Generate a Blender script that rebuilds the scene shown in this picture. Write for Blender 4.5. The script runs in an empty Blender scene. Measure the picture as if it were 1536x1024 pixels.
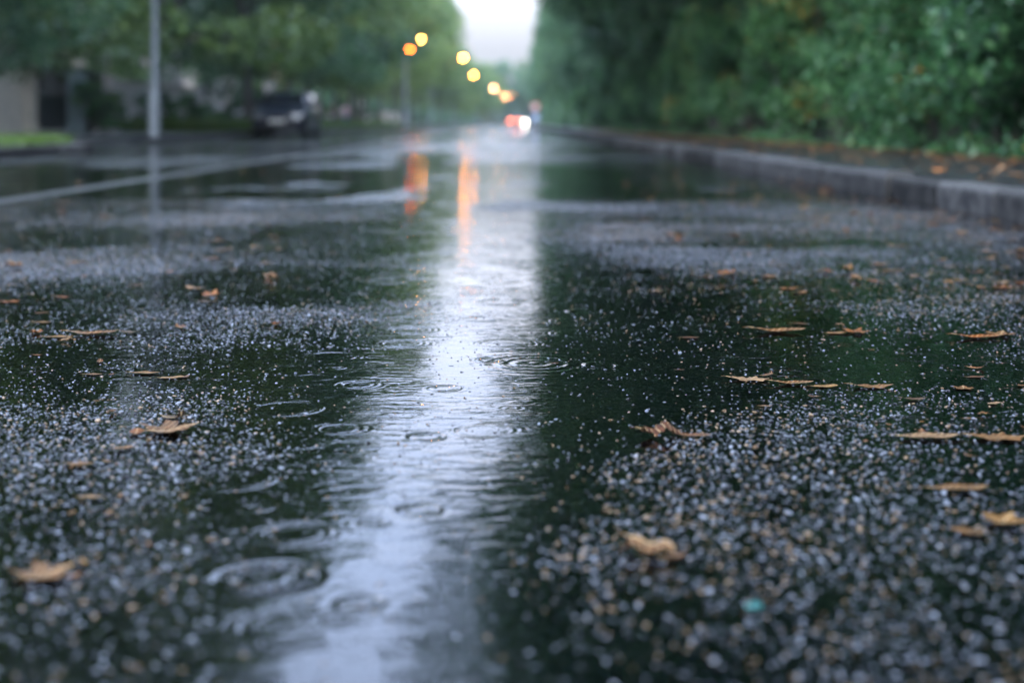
import bpy, bmesh, math, random
import numpy as np
from mathutils import Vector, Matrix

R = math.radians
random.seed(7)
scene = bpy.context.scene
COL = scene.collection

# ------------------------------------------------------------------ camera numbers
F, HOR, VPX, CAMH = 2133.0, 185.0, 765.0, 0.42      # photograph is 1536 x 1024


def at(px, py, z=0.0):
    d = F * (CAMH - z) / (py - HOR)
    return (px - VPX) / F * d, d


def shift(y):                                        # far away the street bends gently to the right
    y = np.asarray(y, float)
    return np.where(y > 150, ((y - 150) / 100.0) ** 2 * 0.8, 0.0)


def sh(y):
    return float(shift(y))


# ------------------------------------------------------------------ helpers
def tag(o, label=None, cat=None, group=None, kind=None):
    if label: o['label'] = label
    if cat: o['category'] = cat
    if group: o['group'] = group
    if kind: o['kind'] = kind
    return o


def empty(name, loc=(0, 0, 0), rz=0.0, label=None, cat=None, group=None):
    o = bpy.data.objects.new(name, None)
    COL.objects.link(o)
    o.empty_display_size = 0.2
    o.location = loc
    o.rotation_euler = (0, 0, rz)
    return tag(o, label, cat, group)


def link(name, me, parent=None):
    o = bpy.data.objects.new(name, me)
    COL.objects.link(o)
    if parent: o.parent = parent
    return o


def mesh_np(name, V, Fc, mat=None, smooth=False, attrs=None):
    """V (n,3), Fc (m,k) arrays with one k"""
    me = bpy.data.meshes.new(name)
    V = np.ascontiguousarray(V, np.float32)
    Fc = np.ascontiguousarray(Fc, np.int32)
    me.vertices.add(len(V))
    me.vertices.foreach_set('co', V.ravel())
    if len(Fc):
        m, k = Fc.shape
        me.loops.add(m * k)
        me.loops.foreach_set('vertex_index', Fc.ravel())
        me.polygons.add(m)
        me.polygons.foreach_set('loop_start', np.arange(0, m * k, k, dtype=np.int32))
        me.polygons.foreach_set('loop_total', np.full(m, k, np.int32))
        if smooth:
            me.polygons.foreach_set('use_smooth', np.ones(m, bool))
    for nm, (typ, arr) in (attrs or {}).items():
        a = me.attributes.new(nm, typ, 'POINT')
        a.data.foreach_set('value' if typ == 'FLOAT' else 'vector', np.ascontiguousarray(arr, np.float32).ravel())
    me.update(calc_edges=True)
    me.validate()
    if mat: me.materials.append(mat)
    return me


class MB:
    def __init__(s): s.v = []; s.f = []

    def add(s, vs, fs):
        n = len(s.v)
        s.v += [tuple(p) for p in vs]
        s.f += [tuple(i + n for i in f) for f in fs]

    def box(s, x0, x1, y0, y1, z0, z1, bev=0.0):
        if bev <= 0:
            s.add([(x0, y0, z0), (x1, y0, z0), (x1, y1, z0), (x0, y1, z0), (x0, y0, z1), (x1, y0, z1), (x1, y1, z1), (x0, y1, z1)],
                  [(0, 3, 2, 1), (4, 5, 6, 7), (0, 1, 5, 4), (1, 2, 6, 5), (2, 3, 7, 6), (3, 0, 4, 7)])
            return
        bm = bmesh.new()
        bmesh.ops.create_cube(bm, size=1.0)
        for v in bm.verts:
            v.co = Vector(((x0 + x1) / 2 + v.co.x * (x1 - x0), (y0 + y1) / 2 + v.co.y * (y1 - y0), (z0 + z1) / 2 + v.co.z * (z1 - z0)))
        bmesh.ops.bevel(bm, geom=bm.edges[:], offset=bev, segments=2, affect='EDGES', profile=0.6)
        bm.verts.index_update()
        s.add([v.co[:] for v in bm.verts], [[v.index for v in f.verts] for f in bm.faces])
        bm.free()

    def tube(s, pts, rad, n=10, caps=True):
        pts = [Vector(p) for p in pts]
        if not hasattr(rad, '__len__'): rad = [rad] * len(pts)
        base = len(s.v)
        up = Vector((0.0123, 0.999, 0.017))
        for i, p in enumerate(pts):
            a = pts[max(i - 1, 0)]; b = pts[min(i + 1, len(pts) - 1)]
            t = (b - a).normalized()
            u = t.cross(up)
            if u.length < 1e-3: u = t.cross(Vector((1, 0, 0)))
            u.normalize()
            w = t.cross(u)
            for k in range(n):
                an = 2 * math.pi * k / n
                s.v.append(tuple(p + (u * math.cos(an) + w * math.sin(an)) * rad[i]))
        for i in range(len(pts) - 1):
            for k in range(n):
                a = base + i * n + k; b = base + i * n + (k + 1) % n
                s.f.append((a, b, b + n, a + n))
        if caps:
            s.f.append(tuple(base + k for k in range(n))[::-1])
            e = base + (len(pts) - 1) * n
            s.f.append(tuple(e + k for k in range(n)))

    def lathe(s, prof, axis='Z', c=(0, 0, 0), n=24):
        base = len(s.v)
        for r, h in prof:
            for k in range(n):
                an = 2 * math.pi * k / n
                a, b = r * math.cos(an), r * math.sin(an)
                p = {'Z': (a, b, h), 'X': (h, a, b), 'Y': (b, h, a)}[axis]
                s.v.append((p[0] + c[0], p[1] + c[1], p[2] + c[2]))
        for i in range(len(prof) - 1):
            for k in range(n):
                a = base + i * n + k; b = base + i * n + (k + 1) % n
                s.f.append((a, b, b + n, a + n))
        s.f.append(tuple(base + k for k in range(n))[::-1])
        e = base + (len(prof) - 1) * n
        s.f.append(tuple(e + k for k in range(n)))

    def loft(s, rings, caps=True):
        base = len(s.v); n = len(rings[0])
        for r in rings: s.v += [tuple(p) for p in r]
        for i in range(len(rings) - 1):
            for k in range(n):
                a = base + i * n + k; b = base + i * n + (k + 1) % n
                s.f.append((a, b, b + n, a + n))
        if caps:
            s.f.append(tuple(base + k for k in range(n))[::-1])
            e = base + (len(rings) - 1) * n
            s.f.append(tuple(e + k for k in range(n)))

    def mesh(s, name, mat=None, smooth=False):
        me = bpy.data.meshes.new(name)
        me.from_pydata(s.v, [], s.f)
        bm = bmesh.new(); bm.from_mesh(me)
        bmesh.ops.recalc_face_normals(bm, faces=bm.faces[:])
        bm.to_mesh(me); bm.free()
        if smooth:
            me.polygons.foreach_set('use_smooth', [True] * len(me.polygons))
            me.set_sharp_from_angle(angle=R(40))
        if mat: me.materials.append(mat)
        return me

    def build(s, name, mat=None, parent=None, smooth=False):
        return link(name, s.mesh(name, mat, smooth), parent)


# ------------------------------------------------------------------ noise (numpy)
def _hash(ix, iy, seed):
    h = (ix.astype(np.int64) * 374761393 + iy.astype(np.int64) * 668265263 + seed * 974711) & 0xffffffff
    h = ((h ^ (h >> 13)) * 1274126177) & 0xffffffff
    return ((h ^ (h >> 16)) & 0xffff) / 65535.0


def vnoise(x, y, seed=0):
    x = np.asarray(x, float); y = np.asarray(y, float)
    ix = np.floor(x); iy = np.floor(y)
    fx = x - ix; fy = y - iy
    fx = fx * fx * fx * (fx * (fx * 6 - 15) + 10); fy = fy * fy * fy * (fy * (fy * 6 - 15) + 10)
    a = _hash(ix, iy, seed); b = _hash(ix + 1, iy, seed); c = _hash(ix, iy + 1, seed); d = _hash(ix + 1, iy + 1, seed)
    return (a + (b - a) * fx) * (1 - fy) + (c + (d - c) * fx) * fy - 0.5


def fbm(x, y, seed=0, octs=4):
    s = 0; a = 1.0; f = 1.0
    for o in range(octs):
        s = s + a * vnoise(x * f + 13.7 * o, y * f + 5.1 * o, seed + o)
        a *= 0.5; f *= 2.03
    return s


# ------------------------------------------------------------------ the road's height map: hollows hold water, humps stand proud
BLOBS = [  # px, py, rx px, ry px, millimetres
    (632, 318, 45, 45, -4.5), (632, 245, 30, 22, -5), (697, 305, 35, 40, -4.5),
    (700, 600, 190, 110, -7.5), (620, 740, 150, 110, -6.5), (570, 930, 150, 140, -6.0), (395, 872, 115, 60, -8.0),
    (1000, 500, 250, 70, -4.0), (1330, 545, 260, 40, -2.4), (760, 430, 110, 50, -6), (560, 425, 200, 26, -4.0),
    (900, 420, 170, 34, -4.5), (130, 357, 150, 10, -4), (840, 740, 90, 60, -1.6), (480, 600, 130, 50, -2.6), (1240, 365, 130, 10, -3.5),
    (900, 288, 130, 12, -3.0), (560, 340, 170, 10, -2.5), (620, 372, 130, 8, -3), (860, 260, 90, 6, -3), (1000, 330, 120, 8, -2.0),
    (60, 520, 120, 16, -2.5), (330, 570, 120, 14, -2), (230, 730, 170, 24, -2),
    (130, 405, 220, 24, 3.5), (480, 468, 190, 18, 5.5), (300, 505, 260, 24, 3.0), (130, 640, 230, 60, 3.2), (90, 850, 250, 150, 3.4), (300, 660, 120, 50, 1.5),
    (1130, 385, 280, 18, 4.5), (1130, 710, 330, 110, 2.9), (1280, 900, 460, 220, 2.9), (940, 860, 190, 190, 1.8), (1420, 680, 200, 60, 3.0), (1400, 460, 200, 18, 2.4),
    (880, 350, 130, 14, 3.0), (600, 400, 200, 7, 3.4), (960, 690, 110, 30, 2.5), (560, 300, 200, 10, 2.5), (900, 310, 150, 6, 2.5), (300, 330, 240, 12, 2.4)]
_BL = []
for px, py, rx, ry, mm in BLOBS:
    cx, cy = at(px, py)
    _BL.append((cx, cy, rx * cy / F, ry * cy * cy / (F * CAMH), mm))


def H(x, y):
    x = np.asarray(x, float); y = np.asarray(y, float)
    xs = x - shift(y)
    wx = xs + 0.25 * fbm(xs * 1.7, y * 1.7, 40, 3); wy = y + 0.35 * fbm(xs * 1.9, y * 1.9, 50, 3)
    h = -2.3 + 2.6 * fbm(xs * 1.6, y * 1.1, 1, 3) + 1.0 * fbm(xs * 7, y * 7, 9, 3)
    far = np.clip((y - 5.0) / 7.0, 0, 1)
    h = h + far * (1.5 + 4.2 * fbm(xs * 0.33, y * 0.42, 21, 3) + 2.8 * fbm(xs * 0.5, y * 1.15, 27, 2))
    for cx, cy, rx, ry, mm in _BL:
        h = h + mm * np.exp(-(((wx - cx) / rx) ** 2 + ((wy - cy) / ry) ** 2) * 1.1)
    gut = np.clip((x - shift(y) - 1.75) / 0.4, 0, 1)          # gutter along the right kerb
    h = h - 3.0 * gut
    cap = -0.55 + 4.5 * far                                          # near by, a water film lies between the chips everywhere
    h = cap - np.log1p(np.exp(np.clip((cap - h) * 1.6, -30, 30))) / 1.6
    return np.maximum(h, -9.0) / 1000.0


def Hs(x, y): return float(H(np.array([x]), np.array([y]))[0])


# ------------------------------------------------------------------ materials
def mat_new(name):
    m = bpy.data.materials.new(name); m.use_nodes = True
    nt = m.node_tree
    b = nt.nodes['Principled BSDF']
    return m, nt, b


def N(nt, t, **kw):
    n = nt.nodes.new(t)
    for k, v in kw.items(): setattr(n, k, v)
    return n


def L(nt, a, b): nt.links.new(a, b)


def math_n(nt, op, a, b=None, c=None):
    n = N(nt, 'ShaderNodeMath', operation=op)
    for i, v in enumerate((a, b, c)):
        if v is None: continue
        if isinstance(v, (int, float)): n.inputs[i].default_value = v
        else: L(nt, v, n.inputs[i])
    return n.outputs[0]


def ramp(nt, fac, stops):
    n = N(nt, 'ShaderNodeValToRGB')
    e = n.color_ramp.elements
    while len(e) < len(stops): e.new(0.5)
    for i, (p, c) in enumerate(stops):
        e[i].position = p; e[i].color = (*c, 1)
    L(nt, fac, n.inputs[0])
    return n.outputs[0]


def simple(name, c1, c2, scale=6.0, rough=0.6, bump=0.004, metal=0.0, coat=0.0, detail=6):
    m, nt, b = mat_new(name)
    tc = N(nt, 'ShaderNodeTexCoord')
    nz = N(nt, 'ShaderNodeTexNoise'); nz.inputs['Scale'].default_value = scale; nz.inputs['Detail'].default_value = detail
    L(nt, tc.outputs['Object'], nz.inputs['Vector'])
    L(nt, ramp(nt, nz.outputs['Fac'], [(0.3, c1), (0.7, c2)]), b.inputs['Base Color'])
    b.inputs['Roughness'].default_value = rough
    b.inputs['Metallic'].default_value = metal
    b.inputs['Coat Weight'].default_value = coat
    if bump:
        bp = N(nt, 'ShaderNodeBump'); bp.inputs['Distance'].default_value = bump
        n2 = N(nt, 'ShaderNodeTexNoise'); n2.inputs['Scale'].default_value = scale * 6; n2.inputs['Detail'].default_value = 5
        L(nt, tc.outputs['Object'], n2.inputs['Vector'])
        L(nt, n2.outputs['Fac'], bp.inputs['Height']); L(nt, bp.outputs[0], b.inputs['Normal'])
    return m


def glow(name, col, strength):
    m, nt, b = mat_new(name)
    b.inputs['Base Color'].default_value = (*col, 1)
    b.inputs['Emission Color'].default_value = (*col, 1)
    b.inputs['Emission Strength'].default_value = strength
    return m


def asphalt(name, chip_scale=105.0, rough=0.24, base=(0.010, 0.012, 0.015), bumpd=0.0035, chipgain=1.0):
    m, nt, b = mat_new(name)
    tc = N(nt, 'ShaderNodeTexCoord')
    vo = N(nt, 'ShaderNodeTexVoronoi'); vo.inputs['Scale'].default_value = chip_scale
    L(nt, tc.outputs['Object'], vo.inputs['Vector'])
    sep = N(nt, 'ShaderNodeSeparateColor'); L(nt, vo.outputs['Color'], sep.inputs[0])
    g = chipgain
    chip = ramp(nt, sep.outputs[0], [(0.0, (0.03 * g, 0.034 * g, 0.04 * g)), (0.45, (0.09 * g, 0.1 * g, 0.12 * g)),
                                     (0.8, (0.2 * g, 0.21 * g, 0.24 * g)), (0.97, (0.27 * g, 0.2 * g, 0.13 * g))])
    core = math_n(nt, 'LESS_THAN', vo.outputs['Distance'], 0.42)
    sel = math_n(nt, 'MULTIPLY', core, math_n(nt, 'GREATER_THAN', sep.outputs[1], 0.35))
    mx = N(nt, 'ShaderNodeMix', data_type='RGBA')
    L(nt, sel, mx.inputs[0]); mx.inputs[6].default_value = (*base, 1); L(nt, chip, mx.inputs[7])
    L(nt, mx.outputs[2], b.inputs['Base Color'])
    b.inputs['Roughness'].default_value = rough
    b.inputs['IOR'].default_value = 1.5
    hgt = math_n(nt, 'SUBTRACT', 1.0, math_n(nt, 'MINIMUM', math_n(nt, 'MULTIPLY', vo.outputs['Distance'], 1.6), 1.0))
    hgt = math_n(nt, 'MULTIPLY', hgt, math_n(nt, 'ADD', 0.3, sep.outputs[2]))
    nz = N(nt, 'ShaderNodeTexNoise'); nz.inputs['Scale'].default_value = 320; nz.inputs['Detail'].default_value = 3
    L(nt, tc.outputs['Object'], nz.inputs['Vector'])
    hh = math_n(nt, 'ADD', hgt, math_n(nt, 'MULTIPLY', nz.outputs['Fac'], 0.3))
    bp = N(nt, 'ShaderNodeBump'); bp.inputs['Distance'].default_value = bumpd; bp.inputs['Strength'].default_value = 1.0
    L(nt, hh, bp.inputs['Height']); L(nt, bp.outputs[0], b.inputs['Normal'])
    return m


def water_mat():
    m = bpy.data.materials.new('rain_water'); m.use_nodes = True
    nt = m.node_tree; nt.nodes.clear()
    out = N(nt, 'ShaderNodeOutputMaterial')
    tc = N(nt, 'ShaderNodeTexCoord')
    P = tc.outputs['Object']
    n1 = N(nt, 'ShaderNodeTexNoise'); n1.inputs['Scale'].default_value = 36; n1.inputs['Detail'].default_value = 2.5; n1.inputs['Distortion'].default_value = 0.6
    mp = N(nt, 'ShaderNodeMapping'); mp.inputs['Scale'].default_value = (0.55, 1.25, 1)      # wind drives the ripples along the street
    L(nt, P, mp.inputs['Vector']); L(nt, mp.outputs[0], n1.inputs['Vector'])
    n2 = N(nt, 'ShaderNodeTexNoise'); n2.inputs['Scale'].default_value = 2.2; n2.inputs['Detail'].default_value = 2
    L(nt, P, n2.inputs['Vector'])
    calm = math_n(nt, 'MULTIPLY_ADD', n2.outputs['Fac'], 2.4, -0.65)
    calm = math_n(nt, 'MAXIMUM', calm, 0.18)
    h = math_n(nt, 'MULTIPLY', math_n(nt, 'MULTIPLY', n1.outputs['Fac'], calm), 0.0017)
    # broad slow swell
    n3 = N(nt, 'ShaderNodeTexNoise'); n3.inputs['Scale'].default_value = 9; n3.inputs['Detail'].default_value = 1
    L(nt, P, n3.inputs['Vector'])
    h = math_n(nt, 'ADD', h, math_n(nt, 'MULTIPLY', n3.outputs['Fac'], 0.0012))
    # rain rings everywhere, one per cell with its own age
    for sc, amp in ((3.2, 0.00020), (6.5, 0.00024)):
        vo = N(nt, 'ShaderNodeTexVoronoi', voronoi_dimensions='2D'); vo.inputs['Scale'].default_value = sc
        L(nt, P, vo.inputs['Vector'])
        sp = N(nt, 'ShaderNodeSeparateColor'); L(nt, vo.outputs['Color'], sp.inputs[0])
        dist = math_n(nt, 'DIVIDE', vo.outputs['Distance'], sc)
        rad = math_n(nt, 'MULTIPLY_ADD', sp.outputs[0], 0.05, 0.008)
        dd = math_n(nt, 'SUBTRACT', dist, rad)
        env = math_n(nt, 'EXPONENT', math_n(nt, 'MULTIPLY', math_n(nt, 'POWER', math_n(nt, 'MULTIPLY', dd, 75.0), 2.0), -1.0))
        wv = math_n(nt, 'MULTIPLY', math_n(nt, 'COSINE', math_n(nt, 'MULTIPLY', dd, 480.0)), env)
        on = math_n(nt, 'GREATER_THAN', sp.outputs[1], 0.45)
        h = math_n(nt, 'ADD', h, math_n(nt, 'MULTIPLY', math_n(nt, 'MULTIPLY', wv, on), amp))
    for px, py, rr, fr, wd, amp in RINGS:
        cx, cy = at(px, py)
        vd = N(nt, 'ShaderNodeVectorMath', operation='DISTANCE')
        L(nt, P, vd.inputs[0]); vd.inputs[1].default_value = (cx, cy, 0)
        dd = math_n(nt, 'SUBTRACT', vd.outputs['Value'], rr)
        env = math_n(nt, 'EXPONENT', math_n(nt, 'MULTIPLY', math_n(nt, 'POWER', math_n(nt, 'DIVIDE', dd, wd), 2.0), -1.0))
        wv = math_n(nt, 'MULTIPLY', math_n(nt, 'COSINE', math_n(nt, 'MULTIPLY', dd, fr)), env)
        h = math_n(nt, 'ADD', h, math_n(nt, 'MULTIPLY', wv, amp))
    bp = N(nt, 'ShaderNodeBump'); bp.inputs['Distance'].default_value = 1.0; bp.inputs['Strength'].default_value = 1.0
    L(nt, h, bp.inputs['Height'])
    fr = N(nt, 'ShaderNodeFresnel'); fr.inputs['IOR'].default_value = 1.45
    L(nt, bp.outputs[0], fr.inputs['Normal'])
    gl = N(nt, 'ShaderNodeBsdfGlossy'); gl.inputs['Roughness'].default_value = 0.03
    L(nt, bp.outputs[0], gl.inputs['Normal'])
    tr = N(nt, 'ShaderNodeBsdfTransparent'); tr.inputs['Color'].default_value = (0.20, 0.25, 0.27, 1)
    mx = N(nt, 'ShaderNodeMixShader')
    L(nt, fr.outputs[0], mx.inputs[0]); L(nt, tr.outputs[0], mx.inputs[1]); L(nt, gl.outputs[0], mx.inputs[2])
    L(nt, mx.outputs[0], out.inputs['Surface'])
    return m


RINGS = [  # px, py, radius m, wave number, packet width, height
    (402, 866, 0.036, 260, 0.016, 0.0016),
    (803, 545, 0.062, 210, 0.045, 0.0005), (905, 547, 0.030, 300, 0.02, 0.0006), (733, 540, 0.02, 300, 0.012, 0.0006),
    (880, 467, 0.040, 190, 0.014, 0.0011), (985, 438, 0.05, 160, 0.016, 0.0012), (1065, 430, 0.04, 160, 0.016, 0.001), (640, 655, 0.022, 300, 0.010, 0.0005),
    (975, 690, 0.03, 280, 0.012, 0.0007), (630, 765, 0.02, 300, 0.010, 0.0005), (1180, 560, 0.03, 280, 0.014, 0.0006), (540, 905, 0.018, 300, 0.010, 0.0005)]


def leaf_mat(name, cols, rough=0.33, trans=0.28):
    """cols: dark, mid, light by the per-leaf attribute 'tint'"""
    m, nt, b = mat_new(name)
    a = N(nt, 'ShaderNodeAttribute', attribute_name='tint')
    oi = N(nt, 'ShaderNodeObjectInfo')
    f = math_n(nt, 'ADD', a.outputs['Fac'], math_n(nt, 'MULTIPLY_ADD', oi.outputs['Random'], 0.24, -0.12))
    c = ramp(nt, f, [(0.05, cols[0]), (0.5, cols[1]), (0.9, cols[2]), (0.985, cols[3])])
    L(nt, c, b.inputs['Base Color'])
    b.inputs['Roughness'].default_value = rough
    b.inputs['IOR'].default_value = 1.45
    tr = N(nt, 'ShaderNodeBsdfTranslucent'); L(nt, c, tr.inputs['Color'])
    mx = N(nt, 'ShaderNodeMixShader'); mx.inputs[0].default_value = trans
    L(nt, b.outputs[0], mx.inputs[1]); L(nt, tr.outputs[0], mx.inputs[2])
    L(nt, mx.outputs[0], nt.nodes['Material Output'].inputs['Surface'])
    return m


def fallen_mat():
    m, nt, b = mat_new('fallen_leaf')
    oi = N(nt, 'ShaderNodeObjectInfo')
    tc = N(nt, 'ShaderNodeTexCoord')
    nz = N(nt, 'ShaderNodeTexNoise'); nz.inputs['Scale'].default_value = 7; nz.inputs['Detail'].default_value = 6
    L(nt, tc.outputs['Object'], nz.inputs['Vector'])
    k = ramp(nt, nz.outputs['Fac'], [(0.32, (0.22, 0.17, 0.13)), (0.5, (0.85, 0.82, 0.8)), (0.7, (1.35, 1.3, 1.2))])
    mx = N(nt, 'ShaderNodeMix', data_type='RGBA', blend_type='MULTIPLY'); mx.inputs[0].default_value = 1
    L(nt, oi.outputs['Color'], mx.inputs[6]); L(nt, k, mx.inputs[7])
    # mid rib and side veins
    sx = N(nt, 'ShaderNodeSeparateXYZ'); L(nt, tc.outputs['Object'], sx.inputs[0])
    ax = math_n(nt, 'ABSOLUTE', sx.outputs['Y'])
    rib = math_n(nt, 'LESS_THAN', ax, 0.018)
    vein = math_n(nt, 'SINE', math_n(nt, 'MULTIPLY', math_n(nt, 'SUBTRACT', sx.outputs['X'], math_n(nt, 'MULTIPLY', ax, 0.8)), 46.0))
    vein = math_n(nt, 'GREATER_THAN', vein, 0.93)
    vv = math_n(nt, 'MAXIMUM', rib, vein)
    m2 = N(nt, 'ShaderNodeMix', data_type='RGBA'); m2.inputs[7].default_value = (0.5, 0.36, 0.2, 1)
    L(nt, math_n(nt, 'MULTIPLY', vv, 0.45), m2.inputs[0]); L(nt, mx.outputs[2], m2.inputs[6])
    L(nt, m2.outputs[2], b.inputs['Base Color'])
    b.inputs['Roughness'].default_value = 0.5
    b.inputs['IOR'].default_value = 1.25
    bp = N(nt, 'ShaderNodeBump'); bp.inputs['Distance'].default_value = 0.002
    L(nt, math_n(nt, 'ADD', nz.outputs['Fac'], math_n(nt, 'MULTIPLY', vv, 0.4)), bp.inputs['Height'])
    L(nt, bp.outputs[0], b.inputs['Normal'])
    return m


M = {}
M['road'] = asphalt('wet_asphalt', chipgain=0.85)
M['pave'] = asphalt('wet_footpath_asphalt', chip_scale=150, rough=0.3, bumpd=0.002, chipgain=0.45)
M['water'] = water_mat()
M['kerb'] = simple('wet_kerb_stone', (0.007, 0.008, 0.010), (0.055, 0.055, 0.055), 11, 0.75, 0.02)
def kerb_finish(m):
    """arris and top coloured paler as if lit, dark damp face, each stone its own shade"""
    nt = m.node_tree; b = nt.nodes['Principled BSDF']
    src = b.inputs['Base Color'].links[0].from_socket
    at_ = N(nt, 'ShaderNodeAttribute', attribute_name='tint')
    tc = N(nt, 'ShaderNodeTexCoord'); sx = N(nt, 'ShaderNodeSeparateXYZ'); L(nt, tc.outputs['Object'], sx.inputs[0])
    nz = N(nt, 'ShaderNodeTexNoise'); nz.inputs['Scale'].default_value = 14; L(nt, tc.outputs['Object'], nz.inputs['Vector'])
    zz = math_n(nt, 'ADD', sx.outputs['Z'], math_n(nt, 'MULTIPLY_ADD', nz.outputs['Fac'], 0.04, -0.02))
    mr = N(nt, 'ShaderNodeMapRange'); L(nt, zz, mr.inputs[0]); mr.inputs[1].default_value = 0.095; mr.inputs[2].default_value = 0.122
    mx = N(nt, 'ShaderNodeMix', data_type='RGBA'); L(nt, mr.outputs[0], mx.inputs[0]); L(nt, src, mx.inputs[6]); mx.inputs[7].default_value = (0.048, 0.049, 0.051, 1)  # paler top colour stands in for light on the upper edge
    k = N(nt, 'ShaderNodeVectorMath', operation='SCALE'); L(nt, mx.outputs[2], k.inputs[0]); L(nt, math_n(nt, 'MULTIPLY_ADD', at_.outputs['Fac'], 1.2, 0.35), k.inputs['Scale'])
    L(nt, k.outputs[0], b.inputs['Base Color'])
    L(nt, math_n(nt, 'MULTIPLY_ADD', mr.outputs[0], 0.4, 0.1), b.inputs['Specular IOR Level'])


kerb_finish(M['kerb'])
M['soil'] = simple('dark_soil', (0.012, 0.010, 0.007), (0.045, 0.034, 0.022), 5, 0.75, 0.02)
M['grassground'] = simple('grass_ground', (0.02, 0.035, 0.01), (0.04, 0.06, 0.018), 4, 0.8, 0.02)
M['paint'] = simple('worn_white_paint', (0.02, 0.022, 0.025), (0.10, 0.105, 0.112), 14, 0.3, 0.002)
M['leaf_a'] = leaf_mat('street_tree_foliage', [(0.034, 0.075, 0.028), (0.11, 0.19, 0.055), (0.22, 0.32, 0.09), (0.34, 0.17, 0.03)])
M['leaf_b'] = leaf_mat('cool_tree_foliage', [(0.020, 0.062, 0.038), (0.068, 0.16, 0.078), (0.155, 0.28, 0.125), (0.18, 0.22, 0.05)])
M['leaf_s'] = leaf_mat('shrub_foliage', [(0.016, 0.055, 0.026), (0.055, 0.155, 0.058), (0.145, 0.30, 0.105), (0.34, 0.18, 0.03)], rough=0.2)
M['grass'] = leaf_mat('grass_blades', [(0.025, 0.055, 0.010), (0.055, 0.115, 0.018), (0.10, 0.175, 0.028), (0.2, 0.18, 0.05)], rough=0.4)
M['litter'] = leaf_mat('leaf_litter', [(0.05, 0.025, 0.012), (0.17, 0.085, 0.035), (0.36, 0.2, 0.09), (0.5, 0.17, 0.03)], rough=0.4, trans=0.05)
M['bark'] = simple('wet_bark', (0.012, 0.011, 0.010), (0.05, 0.045, 0.036), 7, 0.55, 0.03)
M['fallen'] = fallen_mat()
M['steel'] = simple('galvanised_steel', (0.11, 0.135, 0.16), (0.19, 0.215, 0.24), 5, 0.45, 0.001, metal=0.3)
M['darkmetal'] = simple('dark_painted_metal', (0.012, 0.018, 0.022), (0.025, 0.034, 0.04), 6, 0.4, 0.001)
M['stone'] = simple('pale_stone', (0.38, 0.35, 0.30), (0.52, 0.48, 0.41), 3, 0.7, 0.01)
M['stonegrey'] = simple('grey_teal_pier_paint', (0.09, 0.135, 0.155), (0.14, 0.19, 0.21), 3, 0.5, 0.004)
M['render'] = simple('pale_render', (0.58, 0.54, 0.55), (0.72, 0.68, 0.69), 1.5, 0.75, 0.006)
M['slate'] = simple('roof_slate', (0.03, 0.034, 0.04), (0.07, 0.075, 0.085), 8, 0.4, 0.01)
M['glass'] = simple('dark_window_glass', (0.012, 0.016, 0.02), (0.02, 0.025, 0.03), 2, 0.06, 0)
M['carpaint'] = simple('dark_blue_car_paint', (0.006, 0.010, 0.022), (0.008, 0.014, 0.03), 3, 0.3, 0)
M['carpaint'].node_tree.nodes['Principled BSDF'].inputs['Specular IOR Level'].default_value = 0.3
M['carpaint2'] = simple('black_car_paint', (0.006, 0.006, 0.007), (0.01, 0.01, 0.012), 3, 0.25, 0, coat=1.0)
M['carpaint3'] = simple('grey_car_paint', (0.05, 0.055, 0.06), (0.07, 0.075, 0.08), 3, 0.25, 0, metal=0.3, coat=1.0)
M['rubber'] = simple('tyre_rubber', (0.008, 0.008, 0.009), (0.016, 0.016, 0.017), 30, 0.6, 0.002)
M['alloy'] = simple('alloy_rim', (0.2, 0.21, 0.22), (0.3, 0.31, 0.32), 8, 0.35, 0, metal=0.7)
M['plastic'] = simple('black_plastic', (0.01, 0.01, 0.011), (0.018, 0.018, 0.02), 20, 0.5, 0.001)
M['lampglass'] = simple('clear_lamp_glass', (0.10, 0.105, 0.11), (0.16, 0.165, 0.17), 20, 0.1, 0, coat=1)
M['redglass'] = simple('red_lamp_glass', (0.12, 0.006, 0.004), (0.2, 0.01, 0.008), 20, 0.15, 0, coat=1)
M['plate'] = simple('number_plate', (0.5, 0.5, 0.48), (0.6, 0.6, 0.58), 5, 0.4, 0)
M['lamp_yellow'] = glow('lit_pale_yellow_lamp', (1.0, 0.36, 0.06), 280)
M['lamp_amber'] = glow('lit_amber_lamp', (1.0, 0.28, 0.03), 300)
M['lamp_orange'] = glow('lit_orange_lamp', (1.0, 0.1, 0.004), 130)
M['lamp_far'] = glow('lit_far_amber_lamp', (1.0, 0.36, 0.13), 230)
M['lamp_far_orange'] = glow('lit_far_orange_lamp', (1.0, 0.25, 0.08), 150)
M['head_lit'] = glow('lit_headlamp', (1.0, 0.93, 0.75), 70)
M['tail_lit'] = glow('lit_tail_lamp', (1.0, 0.17, 0.05), 40)
M['sign_cream'] = simple('cream_sign_face', (0.5, 0.44, 0.30), (0.6, 0.52, 0.36), 4, 0.4, 0)
M['sign_red'] = simple('red_sign_border', (0.5, 0.03, 0.03), (0.6, 0.05, 0.04), 4, 0.4, 0)
M['sign_white'] = simple('white_sign_face', (0.7, 0.7, 0.72), (0.8, 0.8, 0.82), 4, 0.4, 0)
M['sign_blue'] = simple('pale_blue_plate', (0.33, 0.42, 0.68), (0.4, 0.5, 0.75), 4, 0.4, 0)
M['skin'] = simple('skin', (0.40, 0.24, 0.17), (0.5, 0.31, 0.22), 6, 0.5, 0)
M['hair'] = simple('dark_hair', (0.015, 0.01, 0.008), (0.04, 0.025, 0.018), 30, 0.5, 0)
M['jeans'] = simple('blue_denim', (0.03, 0.065, 0.14), (0.06, 0.12, 0.24), 20, 0.8, 0)
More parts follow.
